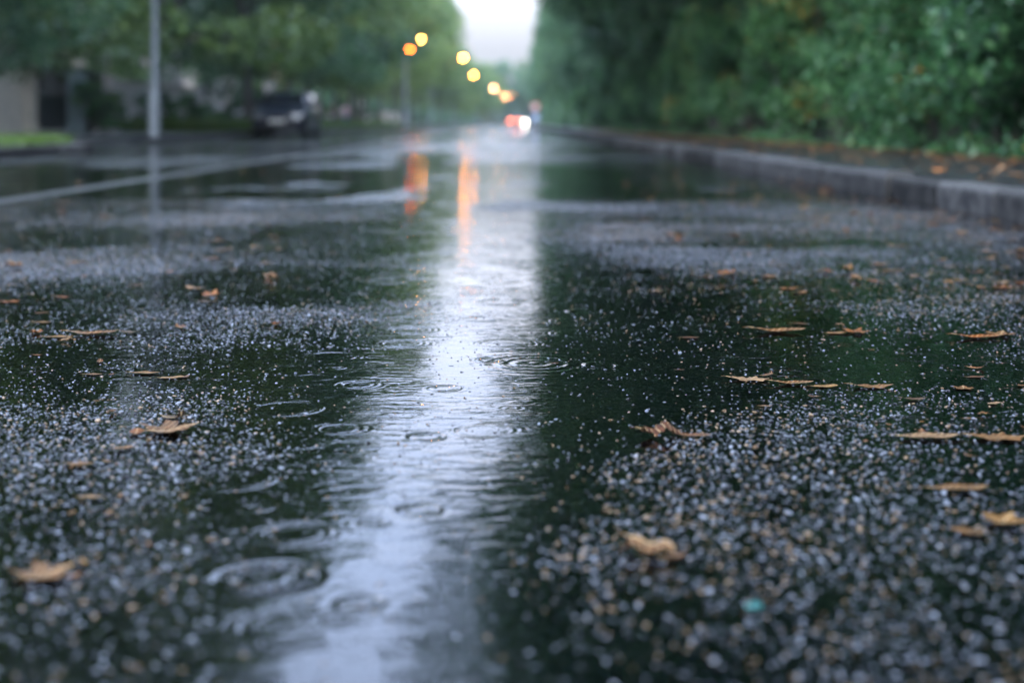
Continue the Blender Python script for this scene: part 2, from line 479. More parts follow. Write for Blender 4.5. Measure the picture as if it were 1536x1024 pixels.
M['jeans2'] = simple('pale_blue_denim', (0.12, 0.2, 0.32), (0.18, 0.28, 0.42), 20, 0.8, 0)
M['jacket_red'] = simple('dusky_red_cloth', (0.20, 0.05, 0.06), (0.30, 0.09, 0.10), 14, 0.8, 0)
M['jacket_pink'] = simple('pale_pink_cloth', (0.5, 0.36, 0.40), (0.62, 0.46, 0.5), 14, 0.8, 0)
M['teal'] = simple('teal_plastic', (0.012, 0.06, 0.06), (0.018, 0.085, 0.082), 30, 0.3, 0)

# ------------------------------------------------------------------ ground, road, water
g = MB(); g.box(-900, 900, -120, 1500, -1.0, -0.06)
tag(g.build('ground', M['soil']), kind='structure')

KERBX, LEFTX = 2.15, -8.3
ys = list(np.arange(-4, 0.6, 0.06)) + list(np.arange(0.6, 9.0, 0.025))
y = 9.0
while y < 520:
    ys.append(y); y += max(0.03, 0.0085 * (y - 4))
ys = np.array(ys)
xs = np.linspace(LEFTX - 2.5, KERBX + 0.05, 300)
X, Y = np.meshgrid(xs, ys)
Xw = X + shift(Y)
Z = H(Xw, Y)
nx = len(xs); ny = len(ys)
idx = np.arange(nx * ny).reshape(ny, nx)
quads = np.stack([idx[:-1, :-1], idx[:-1, 1:], idx[1:, 1:], idx[1:, :-1]], -1).reshape(-1, 4)
tag(link('road', mesh_np('road', np.stack([Xw, Y, Z], -1).reshape(-1, 3), quads, M['road'], True)), kind='structure')

wy = np.concatenate([np.arange(-4, 150, 2.0), np.arange(150, 521, 5.0)])
wl = np.stack([LEFTX - 2.5 + shift(wy), wy, 0 * wy], -1); wr = np.stack([KERBX + 0.05 + shift(wy), wy, 0 * wy], -1)
WV = np.stack([wl, wr], 1).reshape(-1, 3)
wq = np.array([(2 * i, 2 * i + 1, 2 * i + 3, 2 * i + 2) for i in range(len(wy) - 1)])
tag(link('water', mesh_np('water', WV, wq, M['water'])), kind='structure')


def line_mark(name, x0, x1, y0, y1, step):
    yy = np.arange(y0, y1, step)
    xx = np.linspace(x0, x1, 5)
    A, B = np.meshgrid(xx, yy); A = A + shift(B)
    # worn, wavy edges
    A[:, 0] += 0.012 * fbm(B[:, 0] * 9, B[:, 0] * 0, 71, 3); A[:, -1] += 0.012 * fbm(B[:, 0] * 9, B[:, 0] * 0, 72, 3)
    z = np.maximum(H(A, B) + 0.0014, 0.0005)
    ii = np.arange(A.size).reshape(A.shape)
    q = np.stack([ii[:-1, :-1], ii[:-1, 1:], ii[1:, 1:], ii[1:, :-1]], -1).reshape(-1, 4)
    return link(name, mesh_np(name, np.stack([A, B, z], -1).reshape(-1, 3), q, M['paint'], True))


tag(line_mark('road_marking', -2.82, -2.66, -1, 140, 0.06), kind='structure')


# --- kerbs: stones with joints along a path
KT = []


def kerb_run(mb, path, top, width, side, stone=0.88, low=-0.05, bev=0.018):
    """path: list of (x,y); the road face is on the path, the stone lies to 'side' (+1 = right of travel)"""
    rnd = random.Random(3)
    for i in range(len(path) - 1):
        a = Vector((*path[i], 0)); b = Vector((*path[i + 1], 0))
        t = (b - a); ln = t.length; t.normalize()
        nrm = Vector((t.y, -t.x, 0)) * side
        n = max(1, round(ln / stone))
        for k in range(n):
            s0 = a + t * (ln * k / n + 0.020); s1 = a + t * (ln * (k + 1) / n - 0.020)
            j = rnd.uniform(-0.02, 0.012); jz = rnd.uniform(-0.016, 0.006)
            o = nrm * j
            ring = []
            prof = [(0.0, low), (0.0, top - bev * 1.6), (bev * 0.5, top - bev * 0.5), (bev * 1.5, top), (width, top - 0.002), (width, low)]
            r0 = [s0 + o + nrm * p + Vector((0, 0, q + jz)) for p, q in prof]
            r1 = [s1 + o + nrm * p + Vector((0, 0, q + jz)) for p, q in prof]
            mb.loft([r0, r1]); KT.extend([rnd.random()] * 12)


def curve_path(x, y0, y1, step):
    out = []; y = y0
    while y < y1:
        out.append((x + sh(y), y)); y += step
    return out


kb = MB(); kerb_run(kb, curve_path(KERBX, -3.3, 40, 21.0) + curve_path(KERBX, 60, 500, 20), 0.135, 0.16, +1)


def kerb_build(mb):
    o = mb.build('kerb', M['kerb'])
    a = o.data.attributes.new('tint', 'FLOAT', 'POINT')
    a.data.foreach_set('value', np.array(KT, np.float32)); KT.clear()
    tag(o, kind='structure')


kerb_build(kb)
island = [(-6.0, -4), (-6.0, 20.0), (-6.12, 20.9), (-6.5, 21.7), (-8.1, 26.0), (-8.3, 27.0)]
kb = MB(); kerb_run(kb, island + curve_path(LEFTX, 34, 500, 22), 0.13, 0.22, -1, stone=0.95)
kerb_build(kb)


def sheet(name, left, right, mat, z):
    V = []
    for (a, b) in zip(left, right): V += [(a[0], a[1], z), (b[0], b[1], z)]
    n = len(left)
    return tag(link(name, mesh_np(name, np.array(V), np.array([(2 * i, 2 * i + 1, 2 * i + 3, 2 * i + 2) for i in range(n - 1)]), mat)), kind='structure')


Yp = list(np.arange(-4, 150, 4.0)) + list(np.arange(150, 501, 10.0))
sheet('pavement', [(KERBX + 0.16 + sh(y), y) for y in Yp], [(3.95 + sh(y), y) for y in Yp], M['pave'], 0.128)
sheet('soil_bed', [(3.93 + sh(y), y) for y in Yp], [(26 + sh(y), y) for y in Yp], M['soil'], 0.135)


def leftkerb(y):
    pts = island
    if y <= pts[0][1]: return pts[0][0]
    for (ax, ay), (bx, by) in zip(pts[:-1], pts[1:]):
        if ay <= y <= by: return ax + (bx - ax) * (y - ay) / (by - ay)
    return LEFTX + sh(y)


Yl = sorted(set(Yp + [20.0, 20.9, 21.7, 26.0, 27.0, 28, 35, 38]))
sheet('pavement', [(-30 + sh(y), y) for y in Yl], [(leftkerb(y) - 0.22, y) for y in Yl], M['pave'], 0.124)
sheet('grass_verge', [(-12.3 + sh(y), y) for y in Yp if y >= 48], [(-9.6 + sh(y), y) for y in Yp if y >= 48], M['grassground'], 0.132)
iv = [y for y in Yl if y < 26.0 and y >= 4] + [25.2]
iv = sorted(set(iv))
sheet('grass_verge', [(-10.5, y) for y in iv], [(leftkerb(y) - 0.30, y) for y in iv], M['grassground'], 0.132)


# grass blades (stuff)
def grass_obj(name, xy, hgt, seed, wid=0.008):
    rng = np.random.default_rng(seed)
    n = len(xy)
    an = rng.uniform(0, 2 * np.pi, n); h = hgt * rng.uniform(0.5, 1.3, n)
    w = wid * rng.uniform(0.7, 1.4, n)
    lean = rng.normal(0, 0.5, (n, 2)) * h[:, None]
    z0 = 0.13
    dx = np.cos(an) * w; dy = np.sin(an) * w
    V = np.zeros((n, 5, 3))
    V[:, 0] = np.stack([xy[:, 0] - dx, xy[:, 1] - dy, np.full(n, z0)], -1)
    V[:, 1] = np.stack([xy[:, 0] + dx, xy[:, 1] + dy, np.full(n, z0)], -1)
    mid = xy + lean * 0.35
    V[:, 2] = np.stack([mid[:, 0] + dx * .8, mid[:, 1] + dy * .8, z0 + h * 0.6], -1)
    V[:, 3] = np.stack([mid[:, 0] - dx * .8, mid[:, 1] - dy * .8, z0 + h * 0.6], -1)
    tip = xy + lean
    V[:, 4] = np.stack([tip[:, 0], tip[:, 1], z0 + h], -1)
    b = (np.arange(n) * 5)[:, None]
    f1 = np.concatenate([b + 0, b + 1, b + 2], 1); f2 = np.concatenate([b + 0, b + 2, b + 3], 1); f3 = np.concatenate([b + 3, b + 2, b + 4], 1)
    tint = np.repeat(np.clip(rng.normal(0.5, 0.22, n) + 0.3 * fbm(xy[:, 0] * .8, xy[:, 1] * .8, 5, 3), 0, 0.97), 5)
    return link(name, mesh_np(name, V.reshape(-1, 3), np.concatenate([f1, f2, f3]), M['grass'], False, {'tint': ('FLOAT', tint)}))


rng = np.random.default_rng(5)
n = 26000
gy = rng.uniform(10, 25.6, n); gxr = np.array([leftkerb(v) for v in gy]) - 0.32
gx = gxr - rng.uniform(0, 1, n) ** 1.3 * (gxr + 10.4)
tag(grass_obj('grass', np.stack([gx, gy], -1), 0.10, 1), 'wet green grass on the kerbed island at the left edge', 'grass', kind='stuff')
n = 45000
gy = 46 + 90 * rng.uniform(0, 1, n) ** 1.6
gx = rng.uniform(-12.6, -9.4, n)
tag(grass_obj('grass', np.stack([gx, gy], -1), 0.38, 2, 0.02), 'green grass strip behind the parked car and lamp posts', 'grass', kind='stuff')

# ------------------------------------------------------------------ road gravel: real chips standing in the wet tar
rng = np.random.default_rng(11)
dens = 26000
ymax = 8.0
n = int(dens * (ymax - 0.75) * 6.6)
cy = rng.uniform(0.75, ymax, n); cx = rng.uniform(-3.3, 3.3, n)
keep = (np.abs(cx) < 0.40 * cy + 0.35) & (cx < KERBX - 0.03) & (rng.uniform(0, 1, n) < np.clip((8.2 - cy) / 3.0, 0, 1))
clus = fbm(cx * 5, cy * 5, 88, 2)
keep &= rng.uniform(0, 1, n) < np.clip(0.7 + 0.6 * clus, 0.2, 1)
cx = cx[keep]; cy = cy[keep]
n = len(cx)
rad = np.clip(np.exp(rng.normal(np.log(0.00145), 0.27, n)), 0.0008, 0.0033)
rz_ = rad * rng.uniform(0.38, 0.65, n)
cz = H(cx, cy) + 0.0004 + np.minimum(rng.exponential(0.0011, n), 0.0036) - rz_ * 1.0
# a few taller grains break the water everywhere, even in the hollows
tall = rng.uniform(0, 1, n) < 0.055
cz = np.where(tall & (cz + rz_ < 0.0003), rng.uniform(0.0001, 0.0008, n) - rz_ * 0.7, cz)
tint = rng.uniform(0, 1, n)
tanz = fbm(cx * 1.1 + 3, cy * 1.1, 33, 2) + 0.28 * (np.abs(cx) - 0.35)      # tan stone more common away from the crown of the road
tint = np.where(rng.uniform(0, 1, n) < np.clip(0.07 + 0.28 * tanz, 0.02, 0.32), 0.86 + 0.14 * rng.uniform(0, 1, n), tint * 0.85)
scl = np.stack([rad * rng.uniform(0.9, 1.9, n), rad * rng.uniform(0.7, 1.15, n), rz_], -1)
rot = np.stack([rng.normal(0, 0.3, n), rng.normal(0, 0.3, n), rng.uniform(0, 6.28, n)], -1)


def chip_mat():
    m, nt, b = mat_new('wet_stone_chip')
    a = N(nt, 'ShaderNodeAttribute', attribute_name='tint', attribute_type='INSTANCER')
    c = ramp(nt, a.outputs['Fac'], [(0.0, (0.010, 0.012, 0.017)), (0.35, (0.030, 0.036, 0.049)), (0.6, (0.058, 0.068, 0.09)), (0.84, (0.15, 0.172, 0.215)), (0.86, (0.095, 0.058, 0.027)), (1.0, (0.17, 0.115, 0.064))])
    L(nt, c, b.inputs['Base Color'])
    b.inputs['Roughness'].default_value = 0.28
    b.inputs['Coat Weight'].default_value = 0.6; b.inputs['Coat Roughness'].default_value = 0.12
    return m


M['chip'] = chip_mat()
gr = link('road_gravel', mesh_np('road_gravel', np.stack([cx, cy, cz], -1), np.zeros((0, 4)), M['chip'], False,
                                 {'tint': ('FLOAT', tint), 'scl': ('FLOAT_VECTOR', scl), 'rot': ('FLOAT_VECTOR', rot)}))
ng = bpy.data.node_groups.new('gravel_chips', 'GeometryNodeTree')
ng.interface.new_socket('Geometry', in_out='INPUT', socket_type='NodeSocketGeometry')
ng.interface.new_socket('Geometry', in_out='OUTPUT', socket_type='NodeSocketGeometry')
gi = ng.nodes.new('NodeGroupInput'); go = ng.nodes.new('NodeGroupOutput')
ico = ng.nodes.new('GeometryNodeMeshIcoSphere'); ico.inputs['Radius'].default_value = 1.0; ico.inputs['Subdivisions'].default_value = 3
sp = ng.nodes.new('GeometryNodeSetPosition')
nzt = ng.nodes.new('ShaderNodeTexNoise'); nzt.inputs['Scale'].default_value = 1.7; nzt.inputs['Detail'].default_value = 2
pos = ng.nodes.new('GeometryNodeInputPosition')
vm = ng.nodes.new('ShaderNodeVectorMath'); vm.operation = 'SUBTRACT'; vm.inputs[1].default_value = (0.5, 0.5, 0.5)
vs = ng.nodes.new('ShaderNodeVectorMath'); vs.operation = 'SCALE'; vs.inputs['Scale'].default_value = 1.15
ng.links.new(nzt.outputs['Color'], vm.inputs[0]); ng.links.new(vm.outputs[0], vs.inputs[0])
ng.links.new(ico.outputs['Mesh'], sp.inputs['Geometry']); ng.links.new(vs.outputs[0], sp.inputs['Offset'])
ss = ng.nodes.new('GeometryNodeSetShadeSmooth'); ng.links.new(sp.outputs[0], ss.inputs['Geometry'])
sm = ng.nodes.new('GeometryNodeSetMaterial'); sm.inputs['Material'].default_value = M['chip']; ng.links.new(ss.outputs[0], sm.inputs['Geometry'])
iop = ng.nodes.new('GeometryNodeInstanceOnPoints')
ar = ng.nodes.new('GeometryNodeInputNamedAttribute'); ar.data_type = 'FLOAT_VECTOR'; ar.inputs['Name'].default_value = 'rot'
asn = ng.nodes.new('GeometryNodeInputNamedAttribute'); asn.data_type = 'FLOAT_VECTOR'; asn.inputs['Name'].default_value = 'scl'
ng.links.new(gi.outputs[0], iop.inputs['Points']); ng.links.new(sm.outputs[0], iop.inputs['Instance'])
ng.links.new(ar.outputs['Attribute'], iop.inputs['Rotation']); ng.links.new(asn.outputs['Attribute'], iop.inputs['Scale'])
ng.links.new(iop.outputs[0], go.inputs[0])
md = gr.modifiers.new('chips', 'NODES'); md.node_group = ng
tag(gr, 'wet grey and tan stone chips set in the tar of the road', 'gravel', kind='stuff')


# ------------------------------------------------------------------ foliage
def leaves_np(C, size, rng, aspect=0.6, fold=0.25, up=0.35, tint=None):
    """C (n,3) centres -> folded rhombic leaves, two triangles each side of the rib"""
    n = len(C)
    d = rng.normal(0, 1, (n, 3)); d[:, 2] -= 0.25; d /= np.linalg.norm(d, axis=1)[:, None]
    nr = rng.normal(0, 1, (n, 3)); nr[:, 2] += up * 3; 
    w = np.cross(d, nr); w /= np.linalg.norm(w, axis=1)[:, None] + 1e-9
    nn = np.cross(w, d)
    s = size * rng.uniform(0.6, 1.35, n)[:, None]
    base = C - d * s * 0.5; tip = C + d * s * 0.5
    l = C + w * s * aspect * 0.5 + nn * s * fold * 0.4 - d * s * 0.08; r = C - w * s * aspect * 0.5 + nn * s * fold * 0.4 - d * s * 0.08
    V = np.stack([base, l, tip, r], 1).reshape(-1, 3)
    b = (np.arange(n) * 4)[:, None]
    Fc = np.concatenate([np.concatenate([b, b + 1, b + 2], 1), np.concatenate([b, b + 2, b + 3], 1)])
    if tint is None: tint = rng.uniform(0, 1, n)
    return V, Fc, np.repeat(tint, 4)


def crown_mesh(name, blobs, per, size, seed, mat, rare=0.0012):
    rng = np.random.default_rng(seed)
    Cs = []; Ts = []
    for (bx, by, bz, br) in blobs:
        k = int(per * (br / 1.6) ** 2)
        v = rng.normal(0, 1, (k, 3)); v /= np.linalg.norm(v, axis=1)[:, None]
        rr = br * rng.uniform(0.2, 1.0, k) ** 0.33 * rng.uniform(0.88, 1.10, k)
        p = v * rr[:, None] * np.array([1.15, 1.15, 0.72]) + np.array([bx, by, bz])
        Cs.append(p)
        t = np.clip(rng.normal(0.45 + rng.uniform(-0.3, 0.3), 0.15, k), 0.0, 0.93)
        t[rng.uniform(0, 1, k) < rare] = 1.0
        Ts.append(t)
    C = np.concatenate(Cs); T = np.concatenate(Ts)
    V, Fc, tt = leaves_np(C, size, rng, tint=T)
    return mesh_np(name, V, Fc, mat, False, {'tint': ('FLOAT', tt)})


def tree_proto(seed, mat, height=14.0, rx=5.6, low=2.3, nb=44, per=760, size=0.22, trunk_r=0.24, lean=0.0, vase=None, droop=0):
    rnd = random.Random(seed)
    cz = (height + low) / 2; rz = (height - low) / 2
    blobs = []
    while len(blobs) < nb:
        u = Vector((rnd.uniform(-1, 1), rnd.uniform(-1, 1), rnd.uniform(-1, 1)))
        lim = (1 - abs(u.z) ** 3.2) ** 0.5
        q = math.hypot(u.x, u.y)
        if q > lim or (q < 0.45 * lim and abs(u.z) < 0.8): continue
        wid = 1.0
        if vase: wid = vase[0] + (vase[1] - vase[0]) * min(1, max(0, (u.z + 0.1) / 0.45))
        br = rnd.uniform(0.95, 1.75) * rx / 5.6
        blobs.append((u.x * (rx - br * 0.9) * wid, u.y * (rx - br * 0.9) * wid, cz + u.z * (rz - br * 0.7), br))
    for k in range(droop):                                     # low boughs hanging over the verge
        a = 6.2832 * k / droop + rnd.uniform(-.2, .2); q = rx * rnd.uniform(0.45, 0.98)
        blobs.append((q * math.cos(a), q * math.sin(a), rnd.uniform(1.75, 3.3), rnd.uniform(0.6, 1.05)))
    cm = crown_mesh('crown', blobs, per, size, seed, mat)
    t = MB()
    top = height * 0.72
    pts = []; rad = []
    for i in range(9):
        f = i / 8
        pts.append((lean * f + 0.25 * math.sin(f * 3 + seed), 0.25 * math.sin(f * 2.3 + seed * 2), -0.15 + f * top)); rad.append(trunk_r * (1.25 if i == 0 else 1) * (1 - 0.75 * f))
    pts = [(p[0] - pts[0][0], p[1] - pts[0][1], p[2]) for p in pts]
    t.tube(pts, rad, 12)
    for b in blobs[::2]:
        f = min(0.95, max(0.25, (b[2] - 1.5) / top * 0.75)); i = int(f * 8)
        a = Vector(pts[i]); e = Vector(b[:3])
        m = a.lerp(e, 0.5) + Vector((0, 0, -0.25 + 0.5 * rnd.random()))
        q = a.lerp(e, 0.8) + Vector((rnd.uniform(-.2, .2), rnd.uniform(-.2, .2), 0.1))
        r0 = rad[i] * 0.45
        t.tube([a, m, q, e], [r0, r0 * 0.7, r0 * 0.4, 0.012], 7)
    return cm, t.mesh('trunk', M['bark'], True)


ORD = ['first', 'second', 'third', 'fourth', 'fifth', 'sixth', 'seventh', 'eighth', 'ninth', 'tenth', 'eleventh', 'twelfth', 'thirteenth', 'fourteenth',
       'fifteenth', 'sixteenth', 'seventeenth', 'eighteenth', 'nineteenth', 'twentieth', 'twenty-first', 'twenty-second', 'twenty-third', 'twenty-fourth',
       'twenty-fifth', 'twenty-sixth', 'twenty-seventh', 'twenty-eighth', 'twenty-ninth', 'thirtieth']
PR = [tree_proto(1, M['leaf_a'], 14.0, 6.0, 1.5, trunk_r=0.18), tree_proto(2, M['leaf_a'], 14.5, 5.8, 1.7, trunk_r=0.18), tree_proto(3, M['leaf_a'], 13.2, 6.0, 1.4, trunk_r=0.18)]
PD = [tree_proto(11, M['leaf_a'], 14.0, 6.0, 2.0, trunk_r=0.16, droop=22), tree_proto(12, M['leaf_b'], 14.4, 6.0, 2.0, trunk_r=0.16, droop=22)]
PV = [tree_proto(7, M['leaf_a'], 15.0, 6.2, 1.5, trunk_r=0.18, vase=(0.6, 1.22)), tree_proto(8, M['leaf_a'], 15.6, 6.2, 1.7, trunk_r=0.18, vase=(0.58, 1.25))]
PN = [tree_proto(9, M['leaf_b'], 14.5, 6.6, 1.6, vase=(0.78, 1.2)), tree_proto(10, M['leaf_b'], 15.0, 6.6, 1.5, vase=(0.76, 1.22))]
PL = [tree_proto(4, M['leaf_b'], 14.0, 5.8, 1.6), tree_proto(5, M['leaf_b'], 15.0, 6.0, 2.2), tree_proto(6, M['leaf_b'], 13.4, 5.6, 1.5)]


def plant_tree(protos, k, x, y, rz, s, label, group, z=0.12):
    cm, tm = protos[k % len(protos)]
    e = empty('tree', (x, y, z), rz, label, 'tree', group)
    e.scale = (s[0], s[0], s[1])
    link('trunk', tm, e); link('crown', cm, e)
    return e


rnd = random.Random(99)
# left row on the verge
near_l = [5, 12, 19.5, 28]
for i, yv in enumerate(near_l):
    pass
left_y = [21.5, 29.0, 46.0, 54.8, 62, 70, 78, 86, 91, 101, 111, 122, 134, 146, 159, 172, 186, 200, 216, 234, 252, 272, 292, 314, 338, 362, 388, 414]
vis = 0
for i, yv in enumerate(left_y):
    x = -11.2 + sh(yv) + rnd.uniform(-0.35, 0.35)
    s = rnd.uniform(0.93, 1.06)
    zs = rnd.uniform(0.95, 1.08)
    if 18 < yv < 56: x += 1.1; s *= 1.1; zs = 1.12
    x -= {111: 0.9, 122: 1.5}.get(yv, 0)
    if yv == 46.0: x = -11.5
    if yv == 29.0: x = -11.5
    vs_tree = 60 < yv < 130 or yv < 30
    if vs_tree: s = 1.0 if yv > 30 else 1.05
    if 130 < yv < 205: x = -12.2 + sh(yv); s = 1.15; zs = 1.15
    if yv < 35:
        lab = ['leafy street tree nearest the viewer on the left, standing behind the kerbed island', 'second nearest street tree on the left, tall crown arching towards the road'][i]
    elif yv < 130:
        lab = 'leafy street tree on the left grass verge, %s of the row from the camera' % ORD[i]
    else:
        lab = 'blurred far street tree in the left row beyond the lit lamps'
    plant_tree(PV if vs_tree else PD if yv < 60 else PR, i, x, yv, rnd.uniform(0, 6.28), (s, s * zs), lab, 'street trees along the left side')
for i, (gx_, yv) in enumerate([(-14.9, 31), (-16.6, 41), (-20.5, 60), (-20.5, 93), (-20, 135)]):
    plant_tree(PD, i + 1, gx_, yv, rnd.uniform(0, 6.28), (1.05, 1.0), 'dark leafy garden tree behind the stone wall, %s from the left edge' % ORD[i], 'garden trees behind the left wall', 0)
# right row behind the hedge
right_y = [7.5, 17.6, 25, 33, 41.5, 50, 59, 68, 78, 88, 99, 110, 122, 134, 147, 160, 174, 188, 203, 219, 236, 254, 273, 293, 315, 339, 363, 388, 414]
for i, yv in enumerate(right_y):
    if i == 1: continue
    near = yv < 62
    s = 1.06 if near else rnd.uniform(0.88, 0.98)
    x = ((4.9 if yv < 45 else 5.9) if near else 7.1) + sh(yv) + rnd.uniform(-0.3, 0.3)
    if yv < 130:
        lab = 'leafy tree rising behind the right hedge, %s from the camera' % ORD[i]
    else:
        lab = 'blurred far tree in the right row beyond the round red sign'
    plant_tree(PN if near else PL, i, x, yv, rnd.uniform(0, 6.28), (s, s * (1.16 if near else rnd.uniform(0.95, 1.05))), lab, 'trees along the right side')
cm, tm = tree_proto(17, M['leaf_b'], 13.0, 6.2, 2.3, trunk_r=0.22, lean=0.9)
e = empty('tree', (6.1, 22.6, 0.12), 0, 'tree with dark leaning trunk in the shadowed gap of the right hedge', 'tree', 'trees along the right side')
link('trunk', tm, e); link('crown', cm, e)
for i, yv in enumerate([33, 76]):
    plant_tree(PL, i + 1, 14.5 + rnd.uniform(-1, 1), yv, rnd.uniform(0, 6.28), (1.1, 1.0), 'dark tree in the second row deep behind the right hedge', 'second row of trees behind the right hedge', 0.1)
for i, (xx, yv) in enumerate([(-34, 450), (-22, 462), (-11, 455), (-1, 470), (8, 480), (18, 470), (28, 460), (38, 452)]):
    plant_tree(PL if i % 2 else PR, i, xx, yv, rnd.uniform(0, 6.28), (1.3, 1.5 + 0.25 * rnd.random()), 'hazy distant tree closing the end of the street', 'distant trees at the end of the street', 0)


# shrubs of the right hedge
def shrub_proto(seed, hgt, rx, ry, size, per=520):
    rnd = random.Random(seed)
    blobs = []
    for k in range(34):
        z = rnd.uniform(0.18, 1.0) * hgt
        f = 1.0 - 0.35 * (z / hgt) ** 2
        a = rnd.uniform(0, 6.28); q = rnd.uniform(0.2, 1) ** 0.5
        blobs.append((rx * f * q * math.cos(a), ry * f * q * math.sin(a), z, rnd.uniform(0.22, 0.46)))
    rng = np.random.default_rng(seed)
    Cs = []; Ts = []
    for (bx, by, bz, br) in blobs:
        k = int(per * (br / 0.42) ** 2)
        v = rng.normal(0, 1, (k, 3)); v /= np.linalg.norm(v, axis=1)[:, None]
        rr = br * rng.uniform(0.15, 1.0, k) ** 0.38 * rng.uniform(0.85, 1.15, k)
        p = v * rr[:, None] + np.array([bx, by, bz])
        p[:, 2] = np.abs(p[:, 2] - 0.03) + 0.03
        Cs.append(p)
        t = np.clip(rng.normal(0.45 + rng.uniform(-0.28, 0.3), 0.17, k), 0, 0.93); t[rng.uniform(0, 1, k) < 0.001] = 1.0
        Ts.append(t)
    V, Fc, tt = leaves_np(np.concatenate(Cs), size, rng, aspect=0.62, fold=0.3, up=0.45, tint=np.concatenate(Ts))
    fol = mesh_np('foliage', V, Fc, M['leaf_s'], False, {'tint': ('FLOAT', tt)})
    st = MB()
    for b in blobs[::3]:
        e = Vector(b[:3]); a = Vector((rnd.uniform(-.15, .15), rnd.uniform(-.15, .15), -0.08))
        st.tube([a, a.lerp(e, 0.5) + Vector((0, 0, 0.15)), e], [0.028, 0.018, 0.005], 6)
    return fol, st.mesh('stems', M['bark'], True)


SP = [shrub_proto(31, 2.9, 0.95, 1.15, 0.085), shrub_proto(32, 3.3, 1.0, 1.2, 0.08), shrub_proto(33, 2.6, 0.9, 1.1, 0.09)]
shr = [8, 9.6, 11.2, 12.8, 14.3, 15.8, 17.1, 22.0, 23.4, 24.8, 26.8, 29, 31.2, 33.5, 36, 38.6, 41.4, 44.4, 47.6, 51, 55, 59, 63.5, 68, 73, 78, 84]
for i, yv in enumerate(shr):
    fol, st = SP[i % 3]
    x = 5.0 + rnd.uniform(-0.12, 0.15)
    lab = ('broad leafed green shrub in the right hedge before the dark gap, %s from the camera' % ORD[i]) if yv < 18 else \
          ('green shrub in the right hedge beyond the dark gap, %s past it' % ORD[i - 7])
    e = empty('shrub', (x, yv, 0.13), rnd.uniform(0, 6.28), lab, 'shrub', 'shrubs of the hedge along the right pavement')
    s = rnd.uniform(0.95, 1.12); e.scale = (s, s, s * rnd.uniform(0.95, 1.15))
    link('foliage', fol, e); link('stems', st, e)
# left shrubs along the wall foot
lsh = [(-12.6, 42.6), (-12.7, 44.5), (-12.6, 50.5), (-12.9, 57), (-12.9, 61.5), (-12.7, 69), (-12.9, 79), (-13, 88), (-13, 97), (-13.2, 112), (-13.2, 124), (-13.2, 138)]
for i, (x, yv) in enumerate(lsh):
    fol, st = SP[(i + 1) % 3]
    e = empty('shrub', (x, yv, 0.13), rnd.uniform(0, 6.28), 'dark green bush at the foot of the left garden wall, %s from the iron gate' % ORD[i], 'shrub', 'bushes at the foot of the left wall')
    s = rnd.uniform(0.42, 0.6) if i < 5 else rnd.uniform(0.7, 0.9); e.scale = (s * 1.2, s * 1.2, s * 0.8)
    link('foliage', fol, e); link('stems', st, e)

# far-off woods that close the view between and behind the trunks
def wood(name, boxes, size, seed, label):
    rng = np.random.default_rng(seed); Cs = []
    for (x0, x1, y0, y1, z1, k) in boxes:
        xx = rng.uniform(x0, x1, k); yy = rng.uniform(y0, y1, k)
        top = z1 * (0.75 + 0.5 * fbm(xx * 0.12, yy * 0.12, seed, 3))
        Cs.append(np.stack([xx + shift(yy), yy, rng.uniform(0, 1, k) * top], -1))
    C = np.concatenate(Cs)
    tint = np.clip(0.4 + 0.9 * fbm(C[:, 0] * .3 + C[:, 1] * .21, C[:, 2] * .5 + C[:, 1] * .2, seed + 5, 3) + rng.normal(0, .1, len(C)), 0, .93)
    V, Fc, tt = leaves_np(C, size, rng, aspect=0.75, tint=tint)
    return tag(link(name, mesh_np(name, V, Fc, M['leaf_b'], False, {'tint': ('FLOAT', tt)})), label, 'wood', kind='stuff')


wood('far_wood', [(-34, -29, 20, 180, 9, 32000), (-24, -15.5, 84, 440, 5, 40000), (-60, -29, 180, 460, 8, 14000)], 0.55, 301, 'dark mass of greenery far behind the left garden wall')
wood('far_wood', [(10, 13, 3, 110, 8.5, 28000), (4.6, 12, 84, 440, 4.5, 40000), (13, 40, 110, 460, 8, 14000)], 0.5, 302, 'dark mass of greenery deep behind the right hedge')
wood('far_wood', [(-50, 60, 486, 500, 16, 22000)], 0.9, 303, 'hazy mass of greenery closing the far end of the street')

# undergrowth and litter at the hedge foot (stuff)
rng = np.random.default_rng(77)
n = 13000
uy = 5 + 60 * rng.uniform(0, 1, n) ** 1.7
ux = 3.98 + np.abs(rng.normal(0, 0.28, n)) + 0.1 * fbm(uy, uy * 0, 4, 3)
uz = 0.13 + np.abs(rng.normal(0, 0.16, n)) * np.clip((ux - 3.85) / 0.35, 0.1, 1) * (0.7 + 1.2 * np.clip(fbm(ux * 1.3, uy * 0.9, 8, 2), 0, 1))
kp = rng.uniform(0, 1, n) < np.clip(0.35 + 1.3 * fbm(uy * 0.9, ux * 1.2, 14, 3), 0.05, 1)
ux, uy, uz = ux[kp], uy[kp], uz[kp]; n = len(ux)
V, Fc, tt = leaves_np(np.stack([ux, uy, uz], -1), 0.08, rng, aspect=0.6, up=0.7, tint=np.clip(rng.normal(0.40, 0.2, n), 0, 0.95))
tag(link('undergrowth', mesh_np('undergrowth', V, Fc, M['leaf_s'], False, {'tint': ('FLOAT', tt)})), 'low green undergrowth along the foot of the right hedge', 'undergrowth', kind='stuff')
n = 6000
uy = 4.5 + 55 * rng.uniform(0, 1, n) ** 1.5
u = rng.uniform(0, 1, n)
ux = np.where(u < 0.68, 4.12 - np.abs(rng.normal(0, 0.30, n)), rng.uniform(2.35, 3.9, n)) + np.where(u > 0.93, 0.3, 0)
